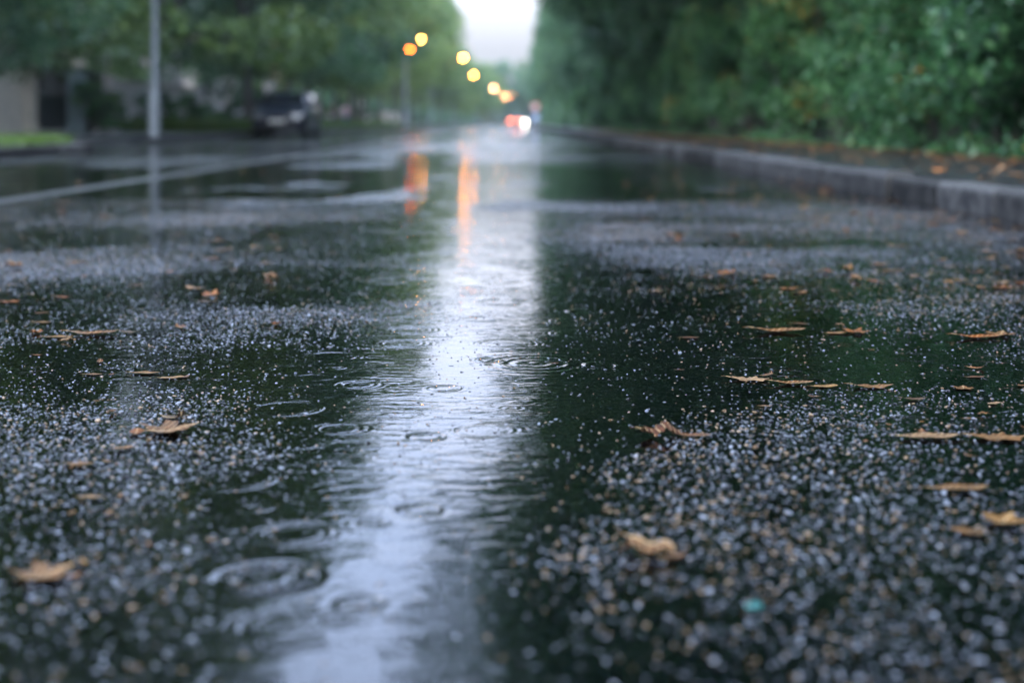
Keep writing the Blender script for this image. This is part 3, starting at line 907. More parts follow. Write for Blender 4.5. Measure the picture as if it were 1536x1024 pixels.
keep = rng.uniform(0, 1, n) < np.clip(0.6 + 0.9 * fbm(ux * 1.5, uy * 1.5, 61, 2), 0.05, 1)
ux, uy = ux[keep], uy[keep]; n = len(ux)
d = rng.normal(0, 1, (n, 3)); V, Fc, tt = leaves_np(np.stack([ux, uy, np.full(n, 0.0)], -1), 0.10, rng, aspect=0.6, fold=0.4, up=1.2, tint=np.clip(rng.normal(0.45, 0.28, n), 0, 1))
V[:, 2] = 0.133 + np.abs(V[:, 2]) * 0.45
tag(link('leaf_litter', mesh_np('leaf_litter', V, Fc, M['litter'], False, {'tint': ('FLOAT', tt)})), 'brown leaf litter strewn over the right pavement below the hedge', 'leaf litter', kind='stuff')


# ------------------------------------------------------------------ fallen leaves on the road
def fallen_mesh(kind, curl, seed):
    rnd = random.Random(seed)
    nth, nr = 44, 6
    V = [(0.0, 0.0)]; 
    ph = [rnd.uniform(0, 6.28) for _ in range(4)]

    def outline(t):
        c = math.cos(t); s = math.sin(t)
        if kind == 'oval':
            r = 1 / math.sqrt((c / 0.52) ** 2 + (s / 0.24) ** 2)
            r *= 1 + 0.10 * abs(c) ** 8 + 0.03 * math.sin(9 * t + ph[0])
        elif kind == 'oak':
            r = 1 / math.sqrt((c / 0.5) ** 2 + (s / 0.27) ** 2)
            r *= 1 + 0.16 * math.sin(11 * t + ph[0]) * abs(s) ** 0.5 + 0.04 * math.sin(17 * t + ph[1])
        else:                                                   # maple: five lobes
            r = 0.30 + 0.20 * abs(math.cos(2.5 * t)) ** 1.4 + 0.05 * math.sin(13 * t + ph[0])
            if abs(t - math.pi) < 0.5: r *= 0.75
        return r
    pts = [(0.0, 0.0)]
    for i in range(1, nr + 1):
        for k in range(nth):
            t = 2 * math.pi * k / nth
            r = outline(t) * (i / nr)
            pts.append((r * math.cos(t), r * math.sin(t)))
    out = []
    for (px, py) in pts:
        q = math.hypot(px, py)
        z = 0.05 * abs(py) + 0.02 * math.sin(9 * px + ph[2]) + 0.02 * math.sin(13 * py + ph[3])
        X, Yy = px, py
        if curl == 'flat': z += 0.16 * q * q
        elif curl == 'cup': z += 0.38 * q * q + 0.05 * math.sin(5 * math.atan2(py, px) + ph[0]) * q * 4 * 0.4
        elif curl == 'roll':                                       # rolls up along its rib
            a = py * 4.2
            Yy = math.sin(a) / 4.2; z += (1 - math.cos(a)) / 4.2 + 0.5 * px * px
        elif curl == 'fold':                                       # tip bends up and over
            if px > 0.05:
                a = (px - 0.05) * 3.6
                X = 0.05 + math.sin(a) / 3.6; z += (1 - math.cos(a)) / 3.6
            z += 0.5 * py * py
        elif curl == 'crumple':
            a = py * 3.2
            Yy = math.sin(a) / 3.6; z += 0.2 - 0.55 * q * q + 0.09 * math.sin(11 * px + ph[0]) + 0.08 * math.sin(14 * py + ph[1]) - 0.08
        out.append((X, Yy, z))
    zmin = min(p[2] for p in out)
    out = [(a, b, c - zmin) for a, b, c in out]
    fs = []
    for k in range(nth): fs.append((0, 1 + k, 1 + (k + 1) % nth))
    for i in range(nr - 1):
        for k in range(nth):
            a = 1 + i * nth + k; b = 1 + i * nth + (k + 1) % nth
            fs.append((a, a + nth, b + nth, b))
    mb = MB(); mb.add(out, fs)
    # stalk
    b0 = out[1 + (nr - 1) * nth + nth // 2]
    mb.tube([b0, (b0[0] - 0.12, b0[1] + 0.02, b0[2] + 0.03), (b0[0] - 0.25, b0[1] + 0.06, b0[2] + 0.015)], [0.014, 0.011, 0.010], 6)
    me = mb.mesh('fallen_leaf', M['fallen'], True)
    return me


FL = {}
for kd in ('oval', 'oak', 'maple'):
    for cu in ('flat', 'cup', 'roll', 'fold', 'crumple'):
        FL[kd, cu] = fallen_mesh(kd, cu, hash(kd + cu) % 1000 if False else len(FL) * 7 + 3)
LC = {'brown': (0.05, 0.017, 0.006), 'tan': (0.078, 0.036, 0.012), 'orange': (0.105, 0.033, 0.006), 'yellow': (0.105, 0.053, 0.014), 'dark': (0.025, 0.014, 0.009), 'pale': (0.135, 0.084, 0.046)}


def put_leaf(px, py, wpx, kind, curl, col, rz, label, group, tilt=(0, 0), lift=0.0):
    x, yv = at(px, py)
    s = wpx * yv / F / 1.05
    o = link('fallen_leaf', FL[kind, curl])
    z = max(Hs(x, yv) + 0.003, 0.0008) + lift
    o.location = (x, yv, z); o.rotation_euler = (tilt[0], tilt[1], R(rz)); o.scale = (s, s, s * (0.75 if curl in ('fold', 'crumple') else 0.5))
    c = LC[col]; j = 1 + random.uniform(-0.15, 0.15)
    o.color = (c[0] * j, c[1] * j, c[2] * j, 1)
    return tag(o, label, 'leaf', group)


HG = 'fallen leaves lying singly on the near road'
HERO = [
    (248, 648, 92, 'maple', 'cup', 'tan', 20, 'broad rusty tan leaf flattened left of centre, under a dark curled leaf'),
    (262, 630, 48, 'oval', 'fold', 'dark', -35, 'dark brown leaf with its tip curled upright on the broad rusty leaf'),
    (205, 650, 40, 'oak', 'flat', 'orange', 100, 'small orange leaf touching the left side of the broad rusty leaf'),
    (992, 655, 66, 'oak', 'crumple', 'brown', 10, 'crumpled reddish brown leaf just right of centre in the middle distance'),
    (1040, 656, 50, 'oval', 'roll', 'brown', -10, 'narrow rolled brown leaf beside the crumpled reddish leaf'),
    (968, 832, 96, 'maple', 'crumple', 'tan', -20, 'large curled tan leaf standing in the wet, nearest on the right'),
    (1010, 838, 44, 'oval', 'cup', 'brown', 30, 'small brown leaf tucked against the right of the large curled tan leaf'),
    (62, 866, 100, 'maple', 'cup', 'tan', 40, 'large blurred tan leaf at the lower left edge'),
    (1440, 735, 80, 'oval', 'flat', 'tan', 5, 'long blurred tan leaf at lower right above the pair of clumped leaves'),
    (1505, 785, 74, 'maple', 'cup', 'yellow', 50, 'blurred yellow tan leaf at the lower right edge'),
    (1452, 800, 56, 'oak', 'flat', 'tan', 150, 'blurred tan leaf left of the yellow tan one at lower right'),
    (1395, 657, 80, 'oval', 'flat', 'pale', 3, 'long flat pale leaf at right, left of its darker twin'),
    (1497, 658, 84, 'oak', 'cup', 'tan', -8, 'wide tan leaf at the right edge beside the long flat pale leaf'),
    (1125, 570, 60, 'oak', 'cup', 'pale', -15, 'pale veined leaf curled up at the rim of the dark right puddle'),
    (1152, 563, 22, 'oval', 'fold', 'brown', 30, 'little brown leaf tip behind the pale veined leaf'),
    (1190, 576, 56, 'oval', 'roll', 'tan', 2, 'thin rolled tan leaf between the pale veined leaf and the yellow one'),
    (1238, 580, 40, 'oak', 'flat', 'yellow', 14, 'short yellow tan leaf between the thin rolled leaf and the striped brown leaf'),
    (1310, 581, 56, 'oval', 'cup', 'tan', 0, 'striped yellowish brown leaf at the near rim of the dark right puddle'),
    (1170, 498, 72, 'oval', 'roll', 'tan', 4, 'long thin tan leaf floating at the far side of the dark right puddle'),
    (1200, 486, 24, 'oval', 'flat', 'brown', -10, 'tiny brown leaf just beyond the long thin floating leaf'),
    (1255, 500, 34, 'oak', 'flat', 'tan', 20, 'ragged tan leaf left of the orange leaf with raised stalk'),
    (1283, 499, 46, 'maple', 'cup', 'orange', 195, 'orange leaf with raised lobes and stalk on the dark right puddle'),
    (1372, 600, 34, 'oval', 'cup', 'dark', 2, 'dark brown boat shaped leaf at right, nearer than the striped one'),
    (1468, 507, 62, 'oval', 'roll', 'orange', 3, 'long orange brown leaf by the right edge of the dark puddle'),
    (1500, 503, 46, 'maple', 'cup', 'tan', 60, 'star shaped tan leaf at the right end of the long orange brown leaf'),
    (1467, 553, 28, 'oak', 'fold', 'orange', -30, 'small rusty leaf standing on the right, nearer than the long orange brown one'),
    (1464, 566, 26, 'oval', 'flat', 'brown', 12, 'small brown leaf just in front of the small rusty leaf'),
    (1445, 583, 34, 'maple', 'flat', 'tan', 75, 'spidery tan leaf at right between the rusty leaf and the road edge'),
    (1455, 629, 20, 'oval', 'flat', 'tan', 0, 'little oval yellow tan leaf on the gravel at right'),
    (1490, 606, 22, 'oak', 'cup', 'pale', 45, 'little pale leaf on gravel near the right edge'),
    (195, 499, 34, 'oval', 'cup', 'dark', -12, 'blackish curled leaf in the left middle distance'),
    (140, 502, 64, 'oval', 'roll', 'tan', 8, 'long thin tan leaf left of the blackish curled leaf'),
    (90, 506, 40, 'oval', 'flat', 'yellow', 4, 'thin yellowish leaf farther left than the blackish curled one'),
    (218, 560, 40, 'oval', 'flat', 'yellow', -4, 'bright yellow tan leaf at left, flat on the wet gravel'),
    (258, 567, 36, 'oak', 'flat', 'yellow', 24, 'yellow tan leaf right beside the bright yellow one'),
    (276, 566, 22, 'oval', 'cup', 'brown', 60, 'small brown leaf at the right end of the two yellow leaves'),
    (150, 543, 18, 'oak', 'fold', 'brown', 100, 'small brown leaf standing up on the gravel at left'),
    (57, 533, 16, 'oval', 'cup', 'orange', 0, 'tiny orange leaf near the left edge'),
    (140, 562, 26, 'oval', 'flat', 'tan', 0, 'flat tan leaf left of the bright yellow leaf'),
    (15, 453, 34, 'oak', 'cup', 'orange', 10, 'rusty orange leaf at the very left edge, middle distance'),
    (96, 446, 28, 'oval', 'cup', 'orange', -6, 'rusty leaf on the left, right of the one at the edge'),
    (64, 484, 26, 'oval', 'flat', 'yellow', 0, 'flat pale yellow leaf near the left edge'),
    (307, 452, 20, 'oval', 'flat', 'tan', 0, 'small flat tan leaf among bright gravel at left'),
    (205, 428, 22, 'oak', 'cup', 'brown', 40, 'small dull brown leaf on the left gravel'),
    (120, 698, 40, 'oval', 'flat', 'tan', 0, 'blurred flat tan leaf on gravel at the near left'),
    (185, 674, 32, 'oak', 'flat', 'tan', 30, 'blurred tan leaf just nearer than the broad rusty leaf'),
    (135, 748, 34, 'oval', 'flat', 'pale', 0, 'blurred pale leaf fragment at the near left'),
    (300, 680, 18, 'oval', 'cup', 'tan', 0, 'tiny tan leaf right of and nearer than the broad rusty leaf'),
    (1017, 360, 15, 'oak', 'fold', 'orange', 90, 'small rusty leaf standing upright right of the bright reflection'),
    (1092, 411, 32, 'maple', 'fold', 'orange', 20, 'rusty leaf with raised tip on the gravel, right of centre'),
    (1062, 415, 22, 'oval', 'cup', 'tan', 0, 'tan leaf just left of the rusty leaf with raised tip'),
    (1220, 328, 28, 'oak', 'cup', 'orange', 0, 'bright orange leaf in the right middle distance before the kerb'),
    (1102, 353, 24, 'oval', 'cup', 'tan', 0, 'round tan leaf left of the bright orange leaf, a little nearer'),
    (1438, 421, 26, 'oval', 'roll', 'pale', -5, 'pale curled leaf on the right gravel'),
    (1338, 407, 38, 'oval', 'flat', 'tan', 0, 'flat tan leaf on the right gravel, middle distance'),
    (1475, 366, 32, 'oval', 'cup', 'tan', 0, 'tan leaf by the right edge near the kerb'),
    (1405, 330, 22, 'oval', 'cup', 'yellow', 20, 'yellow tan leaf in the gutter close to the nearest kerb stones'),
    (1170, 400, 22, 'oval', 'flat', 'brown', 0, 'dull brown leaf on the gravel right of centre'),
    (160, 326, 22, 'oak', 'cup', 'pale', 0, 'pale leaf alone on the far left lane'),
    (98, 304, 22, 'oval', 'cup', 'orange', 0, 'rusty leaf on the far left lane beside the white line'),
    (326, 362, 30, 'oval', 'flat', 'tan', 0, 'flat tan leaf in the left middle distance'),
    (318, 388, 24, 'oak', 'cup', 'orange', 0, 'rusty tan leaf in the left middle distance, nearer than the flat one'),
    (270, 352, 22, 'oval', 'flat', 'tan', 20, 'thin tan leaf in the left middle distance by a dark puddle'),
    (985, 437, 20, 'oval', 'flat', 'pale', 0, 'pale leaf sliver afloat right of the bright reflection'),
    (1035, 507, 26, 'oval', 'flat', 'brown', 0, 'dim brown leaf lying under the right puddle edge'),
    (832, 545, 14, 'oak', 'cup', 'brown', 0, 'tiny brown leaf inside the fine rain rings at centre'),
    (720, 532, 10, 'oval', 'flat', 'dark', 0, 'dark speck of leaf afloat on the bright reflection'),
    (640, 660, 12, 'oval', 'cup', 'dark', 0, 'dark bit of leaf afloat left in the bright reflection'),
    (540, 910, 20, 'oval', 'cup', 'dark', 20, 'blurred dark leaf bit on the nearest bright water'),
    (1148, 610, 18, 'oval', 'flat', 'pale', 0, 'pale leaf sliver on the gravel nearer than the pale veined leaf'),
    (1020, 555, 14, 'oval', 'flat', 'brown', 0, 'tiny brown leaf alone on the right puddle'),
    (500, 380, 16, 'oval', 'cup', 'tan', 0, 'small tan leaf left of the orange lamp reflection'),
    (680, 388, 14, 'oval', 'flat', 'pale', 0, 'small pale leaf between the lamp reflection and the bright strip')]
for px, py, w, kd, cu, co, rz, lab in HERO:
    put_leaf(px, py, w, kd, cu, co, rz, lab, HG)

rnd = random.Random(2024)
ZONES = [  # px range, py range, count, label, group
    ((1180, 1536), (262, 352), 70, 'small tan or rusty leaf among those strewn in the gutter along the right kerb', 'leaves strewn along the right kerb', 'gutter'),
    ((930, 1250), (228, 330), 60, 'small blurred tan leaf on the farther right lane', 'leaves on the farther right lane', None),
    ((1000, 1536), (330, 440), 46, 'small tan leaf scattered on the right gravel, middle distance', 'leaves scattered on the right gravel', None),
    ((0, 520), (240, 330), 26, 'small blurred tan leaf scattered on the far left lane', 'leaves scattered on the far left lane', None),
    ((0, 420), (335, 520), 26, 'small tan leaf scattered on the left gravel', 'leaves scattered on the left gravel', None),
    ((1100, 1536), (440, 700), 18, 'little leaf fragment scattered on the nearer right gravel', 'leaf fragments on the nearer right gravel', None),
    ((0, 330), (560, 900), 16, 'little leaf fragment scattered on the nearer left gravel', 'leaf fragments on the nearer left gravel', None)]
for (x0, x1), (y0, y1), cnt, lab, grp, mode in ZONES:
    k = 0
    while k < cnt:
        px = rnd.uniform(x0, x1); py = rnd.uniform(y0, y1)
        wx, wyv = at(px, py)
        if wx > KERBX - 0.06: continue
        if mode == 'gutter' and rnd.random() > math.exp(-(KERBX - wx) / 0.55): continue
        if mode is None and x0 >= 900 and rnd.random() > 0.25 + 0.75 * (px - x0) / (x1 - x0): continue
        size = rnd.uniform(0.022, 0.062) if 'fragment' not in lab else rnd.uniform(0.010, 0.018)
        kd = rnd.choice(['oval', 'oval', 'oak', 'maple']); cu = rnd.choice(['flat', 'cup', 'cup', 'roll', 'fold', 'crumple'])
        put_leaf(px, py, size * F / wyv, kd, cu, rnd.choice(['tan', 'tan', 'pale', 'orange', 'brown', 'yellow', 'tan']), rnd.uniform(0, 360), lab, grp)
        k += 1

# teal scrap
x, yv = at(1130, 918)
sc = MB()
sc.add([(-.007, -.004, 0), (.006, -.005, .0006), (.008, .003, .0022), (.001, .005, .003), (-.007, .0035, .001), (-.007, -.004, .0012), (.006, -.005, .0018), (.008, .003, .0034), (.001, .005, .0042), (-.007, .0035, .0022)],
       [(4, 3, 2, 1, 0), (5, 6, 7, 8, 9), (0, 1, 6, 5), (1, 2, 7, 6), (2, 3, 8, 7), (3, 4, 9, 8), (4, 0, 5, 9)])
o = sc.build('plastic_scrap', M['teal']); o.location = (x, yv, Hs(x, yv) + 0.005)
tag(o, 'tiny teal scrap of plastic on the gravel at lower right', 'scrap')


# ------------------------------------------------------------------ street lamps
def lamp_head(mb_h, mb_g, x, z, ln=0.62):
    """head along +x from x, slightly tilted; housing and glass"""
    hs = []
    for f, w, h in ((0, .05, .05), (.15, .10, .09), (.5, .15, .11), (.85, .13, .09), (1.0, .06, .05)):
        xx = x + f * ln; zz = z + 0.05 * f
        hs.append([(xx, -w, zz), (xx, -w * .8, zz + h * .8), (xx, 0, zz + h), (xx, w * .8, zz + h * .8), (xx, w, zz)])
    mb_h.loft(hs)
    gs = []
    for f, w, h in ((.34, .08, .03), (.46, .125, .12), (.72, .13, .14), (.88, .08, .05)):
        xx = x + f * ln; zz = z + 0.05 * f - 0.004
        gs.append([(xx, -w, zz), (xx, w, zz), (xx, w * .75, zz - h * .8), (xx, 0, zz - h), (xx, -w * .75, zz - h * .8)])
    mb_g.loft(gs)


def street_lamp(px_x, yv, arm, height, mat, label, group, r0=0.085, z=0.12, heads=1, second=None):
    e = empty('street_lamp', (px_x, yv, z), 0, label, 'street lamp', group)
    p = MB()
    p.lathe([(r0 * 1.7, 0), (r0 * 1.7, 0.9), (r0 * 1.55, 0.95), (r0, 1.0), (r0 * 0.62, height - 0.5), (r0 * 0.55, height - 0.35)], n=16)
    p.build('post', M['steel'], e, True)
    d = MB(); d.box(-0.06, 0.06, -r0 * 1.7 - 0.008, -r0 * 1.7 + 0.02, 0.25, 0.75, 0.006); d.build('service_door', M['steel'], e)
    a = MB()
    pts = [(0, 0, height - 0.5), (0.02 * arm, 0, height - 0.2), (0.12 * arm, 0, height - 0.02), (0.35 * arm, 0, height + 0.08), (arm, 0, height + 0.16)]
    a.tube(pts, [r0 * .55, r0 * .52, r0 * .48, r0 * .42, r0 * .36], 10); a.build('arm', M['steel'], e, True)
    h = MB(); gl = MB(); lamp_head(h, gl, arm - 0.02, height + 0.15)
    hd = h.build('lamp_head', M['steel'], e, True); gl.build('lamp_glass', mat, hd, True)
    if second:
        hz, ar, m2 = second
        a = MB(); a.tube([(0, 0, hz - 0.25), (ar * .3, 0, hz - 0.05), (ar, 0, hz)], [r0 * .5, r0 * .42, r0 * .36], 10); a.build('arm', M['steel'], e, True)
        h = MB(); gl = MB(); lamp_head(h, gl, ar - 0.02, hz, 0.5)
        hd = h.build('lamp_head', M['steel'], e, True); gl.build('lamp_glass', m2, hd, True)
    return e


LG = 'lit street lamps along the left side'
# lamp n: glass centre in the photo (632,58)
street_lamp(-8.98, 122, 1.02, 7.36, M['lamp_yellow'], 'grey street lamp with a pale yellow and an orange lit head, nearest lit one', LG, second=(6.62, 0.12, M['lamp_orange']), r0=0.15)
for (px, py, yv, arm, mat, lab) in [
        (694, 87, 158, 3.3, 'lamp_amber', 'lit amber street lamp above the road, second nearest of the lit lamps'),
        (710, 113, 216, 2.9, 'lamp_amber', 'lit amber street lamp above the road, third nearest of the lit lamps'),
        (740, 133, 300, 3.3, 'lamp_far', 'lit amber street lamp far down the road, fourth nearest of the lit lamps'),
        (757, 146, 395, 2.4, 'lamp_far', 'dim peach street lamp far down the road, left of the farthest orange one'),
        (768, 143, 430, 2.6, 'lamp_far_orange', 'dim orange street lamp, farthest of the lit lamps')]:
    lx = (px - VPX) / F * yv; lz = CAMH + (HOR - py) / F * yv
    e = street_lamp(lx - arm - 0.3, yv, arm, lz - 0.12 - 0.12, M[mat], lab, LG)
# tall plain post, front left
px_x, d = at(232, 206, 0.12)
street_lamp(px_x, d, 1.6, 8.2, M['lampglass'], 'tall thick grey lamp post before the left wall, its unlit head above the picture', None, r0=0.075)


# ------------------------------------------------------------------ signs
def post(e, h, r=0.03):
    p = MB(); p.tube([(0, 0, 0), (0, 0, h)], r, 10); return p.build('post', M['steel'], e, True)


x, yv = (417 - VPX) / F * 60, 60.0
e = empty('road_sign', (x, yv, 0.12), 0, 'round cream sign on a thin post above and behind the parked car', 'sign')
post(e, 2.75)
s = MB(); s.lathe([(0.30, -0.05), (0.31, -0.045), (0.31, -0.035), (0.30, -0.032)], 'Y', (0, 0, 2.45), 32); s.build('sign_plate', M['sign_cream'], e)
x, yv = (803 - VPX) / F * 146, 146.0
e = empty('road_sign', (x, yv, 0.12), 0, 'far right road sign, red rimmed disc above a pale blue plate on a post', 'sign')
post(e, 2.4)
s = MB(); s.lathe([(0.36, -0.05), (0.37, -0.045), (0.37, -0.035), (0.36, -0.032)], 'Y', (0, 0, 2.0), 32); s.build('sign_rim', M['sign_red'], e)
s = MB(); s.lathe([(0.23, -0.056), (0.23, -0.0505)], 'Y', (0, 0, 2.0), 32); s.build('sign_face', M['sign_white'], e)
s = MB(); s.box(-0.34, 0.34, -0.05, -0.032, 0.55, 1.22, 0.006); s.build('sign_plate', M['sign_blue'], e)


# ------------------------------------------------------------------ cars (front at -y, length along +y)
def car(name, loc, rz, paint, label, lit_head=False, lit_tail=False):
    e = empty(name, loc, rz, label, 'car')
    def ring(y, zb, zt, w, crown=0.03):
        return [(-w * .86, y, zb), (-w * .97, y, zb + .05), (-w, y, zb + (zt - zb) * .45), (-w * .985, y, zt - .10), (-w * .90, y, zt - .015), (-w * .5, y, zt + crown * .7), (0, y, zt + crown),
                (w * .5, y, zt + crown * .7), (w * .90, y, zt - .015), (w * .985, y, zt - .10), (w, y, zb + (zt - zb) * .45), (w * .97, y, zb + .05), (w * .86, y, zb)]
    b = MB()
    st = [(0.0, .36, .58, .62), (0.03, .28, .66, .72), (0.12, .22, .74, .80), (.35, .2, .82, .85), (.75, .19, .90, .875), (1.1, .19, .96, .88), (1.4, .19, .985, .88), (2.8, .19, 1.01, .88), (3.7, .2, 1.02, .87), (4.0, .24, 1.0, .84), (4.12, .3, .93, .79), (4.16, .38, .84, .72)]
    b.loft([ring(*q) for q in st])
    def gring(y, zt, wb, wt, zb=.97):
        return [(-wb, y, zb), (-(wb + wt) / 2 - .02, y, (zb + zt) / 2), (-wt, y, zt - .04), (-wt * .8, y, zt), (0, y, zt + .02), (wt * .8, y, zt), (wt, y, zt - .04), ((wb + wt) / 2 + .02, y, (zb + zt) / 2), (wb, y, zb)]
    gs = [(1.08, .985, .76, .76), (1.3, 1.13, .80, .70), (1.62, 1.33, .83, .62), (1.85, 1.42, .84, .61), (2.4, 1.46, .85, .62), (3.2, 1.44, .84, .61), (3.6, 1.38, .83, .59), (3.9, 1.2, .80, .60), (4.08, .99, .76, .70)]
    b.loft([gring(*q) for q in gs])
    b.build('body', paint, e, True)
    # glass: plates a little proud of the greenhouse
    def q4(nm, pts, off):
        a = [Vector(p) for p in pts]; nrm = (a[1] - a[0]).cross(a[2] - a[0]).normalized()
        c = sum(a, Vector()) / 4
        if nrm.dot(c - Vector((0, 2.4, 0.9))) < 0: nrm = -nrm
        m = MB()
        m.loft([[p + nrm * (off - .02) for p in a], [p + nrm * off for p in a]])
        return m.build(nm, M['glass'], e)
    q4('windscreen', [(-.70, 1.16, 1.035), (.70, 1.16, 1.035), (.57, 1.77, 1.395), (-.57, 1.77, 1.395)], .03)
    q4('rear_window', [(-.62, 4.02, 1.07), (.62, 4.02, 1.07), (.52, 3.64, 1.36), (-.52, 3.64, 1.36)], .03)
    for sx in (-1, 1):
        q4('side_window', [(sx * .835, 1.5, 1.03), (sx * .845, 2.5, 1.03), (sx * .66, 2.48, 1.38), (sx * .665, 1.95, 1.37)], .045)
        q4('side_window', [(sx * .845, 2.58, 1.03), (sx * .83, 3.55, 1.04), (sx * .655, 3.35, 1.36), (sx * .66, 2.56, 1.38)], .045)
        h = MB()
        h.loft([[(sx * .46, .075, .56), (sx * .72, .15, .56), (sx * .75, .24, .69), (sx * .46, .17, .70)], [(sx * .46, -.035, .56), (sx * .73, .01, .56), (sx * .79, .09, .71), (sx * .46, .03, .725)]])
        h.build('headlight', M['head_lit'] if lit_head else M['lampglass'], e)
        t = MB(); t.box(sx * .68 - .1, sx * .68 + .1, 4.10, 4.185, .72, .90, .01)
        t.build('tail_light', M['tail_lit'] if lit_tail else M['redglass'], e)
        mr = MB(); mr.box(sx * .93 - .1, sx * .93 + .1, 1.52, 1.62, 1.0, 1.14, .03); mr.build('door_mirror', paint, e, True)
        for wy in (.82, 3.35):
            w = MB(); wx = sx * .78
            w.lathe([(.2, -.1), (.29, -.105), (.315, -.08), (.32, 0), (.315, .08), (.29, .105), (.2, .1)], 'X', (wx, wy, .315), 28)
            wo = w.build('wheel', M['rubber'], e, True)
            r = MB(); r.lathe([(.2, -.112), (.19, -.118), (.06, -.11)] if sx < 0 else [(.06, .11), (.19, .118), (.2, .112)], 'X', (wx, wy, .315), 28); r.build('rim', M['alloy'], wo, True)
            ar = MB()
            for k in range(11):
                a0 = math.pi * k / 10
                pass
            ar.tube([(sx * .875, wy + .37 * math.cos(math.pi * k / 12), .315 + .37 * math.sin(math.pi * k / 12)) for k in range(13)], .022, 6); ar.build('wheel_arch', M['plastic'], e, True)
    gk = MB()
    for zz in (.38, .43, .48): gk.box(-.45, .45, .0, .05, zz, zz + .025)
    gk.build('grille', M['plastic'], e)
    bp = MB(); bp.box(-.68, .68, -.005, .12, .25, .34, .03); bp.build('bumper', M['plastic'], e, True)
    for yy, zz in ((-.022, .49), (4.19, .62)):
        p = MB(); p.box(-.26, .26, yy - .008, yy + .012, zz - .055, zz + .055, .003); p.build('number_plate', M['plate'], e)
    return e


car('parked_car', (-7.4, 45.2, 0), R(0), M['carpaint'], 'dark blue hatchback parked facing us at the left kerb')
car('car', (0.75, 230, 0), R(180), M['carpaint2'], 'far dark car driving away with red tail lights lit', lit_tail=True)
car('car', (2.12, 258, 0), 0, M['carpaint3'], 'far grey car coming towards us with white headlight lit', lit_head=True)


# ------------------------------------------------------------------ left property: walls, piers, gate, house
def pier(x, yv, w, h, mat, label, cap=True, capmat=None):
    e = empty('gate_pier', (x, yv, 0.12), 0, label, 'pier', 'gate piers of the left garden wall')
    b = MB(); b.box(-w / 2, w / 2, -w / 2, w / 2, -0.1, h, 0.02); b.build('shaft', mat, e)
    p = MB(); p.box(-w / 2 - .05, w / 2 + .05, -w / 2 - .05, w / 2 + .05, -0.1, .28, 0.015); p.build('plinth', mat, e)
    c = MB(); c.box(-w / 2 - .07, w / 2 + .07, -w / 2 - .07, w / 2 + .07, h + .001, h + .12, 0.02)
    c.loft([[(-w * .5, -w * .5, h + .121), (w * .5, -w * .5, h + .121), (w * .5, w * .5, h + .121), (-w * .5, w * .5, h + .121)],
            [(-.04, -.04, h + .33), (.04, -.04, h + .33), (.04, .04, h + .33), (-.04, .04, h + .33)]])
    c.build('cap', capmat or mat, e)
    return e


WX = -13.9
pier(WX, 40.6, .62, 2.75, M['stone'], 'beige stone gate pier at the left edge beside the dark iron gate')
pier(-12.95, 42.6, .46, 1.95, M['stonegrey'], 'grey teal gate pier with pale cap standing before the iron gate', capmat=M['stone'])
pier(WX, 48.9, .55, 2.4, M['render'], 'pale gate pier at the right end of the iron gate')
pier(WX, 62, .5, 2.3, M['render'], 'pale pier in the left wall right of the tall grey post')
pier(WX - .5, 73.5, .5, 2.9, M['render'], 'tall pale pier left of the parked car')
pier(WX, 82, .55, 2.6, M['render'], 'pale pier just above the bonnet side of the parked car')
pier(WX + .6, 126, .6, 2.9, M['render'], 'pale far pier between the two walkers and the lit lamp post')


def wall(y0, y1, h, mat, label, x=WX):
    e = empty('garden_wall', (x, (y0 + y1) / 2, 0.12), 0, label, 'wall')
    l = (y1 - y0) / 2
    b = MB(); b.box(-.15, .15, -l, l, -0.1, h, 0.01)
    b.build('wall', mat, e)
    c = MB(); c.box(-.2, .2, -l, l, h + .001, h + .09, 0.015); c.build('coping', M['stone'], e)


wall(26, 40.28, 2.5, M['stone'], 'beige stone garden wall at the far left edge')
wall(49.2, 61.7, 1.75, M['render'], 'pale garden wall behind the tall grey post')
wall(62.3, 81.7, 1.3, M['render'], 'low pale garden wall left of the parked car')
wall(82.3, 124.5, 1.2, M['stone'], 'long low stone wall behind the parked car and the walkers')
wall(127.5, 175, 1.5, M['stone'], 'far low stone wall behind the lit lamp post')

e = empty('iron_gate', (WX, 44.8, 0.12), 0, 'dark iron double gate with close vertical bars between the piers', 'gate')
for y0, y1 in ((-3.85, -.03), (.03, 3.8)):
    m = MB()
    for zz in (.08, 1.1, 2.12): m.box(-.03, .03, y0, y1, zz, zz + .07)
    k = y0 + .06
    while k < y1:
        m.box(-.014, .014, k, k + .028, .15, 2.36); k += .085
    m.box(-.006, .006, y0, y1, .15, 1.1)
    m.build('gate_leaf', M['darkmetal'], e)
h = MB(); h.box(.032, .07, -.14, .14, 1.17, 1.24, .008); h.build('handle', M['steel'], e)

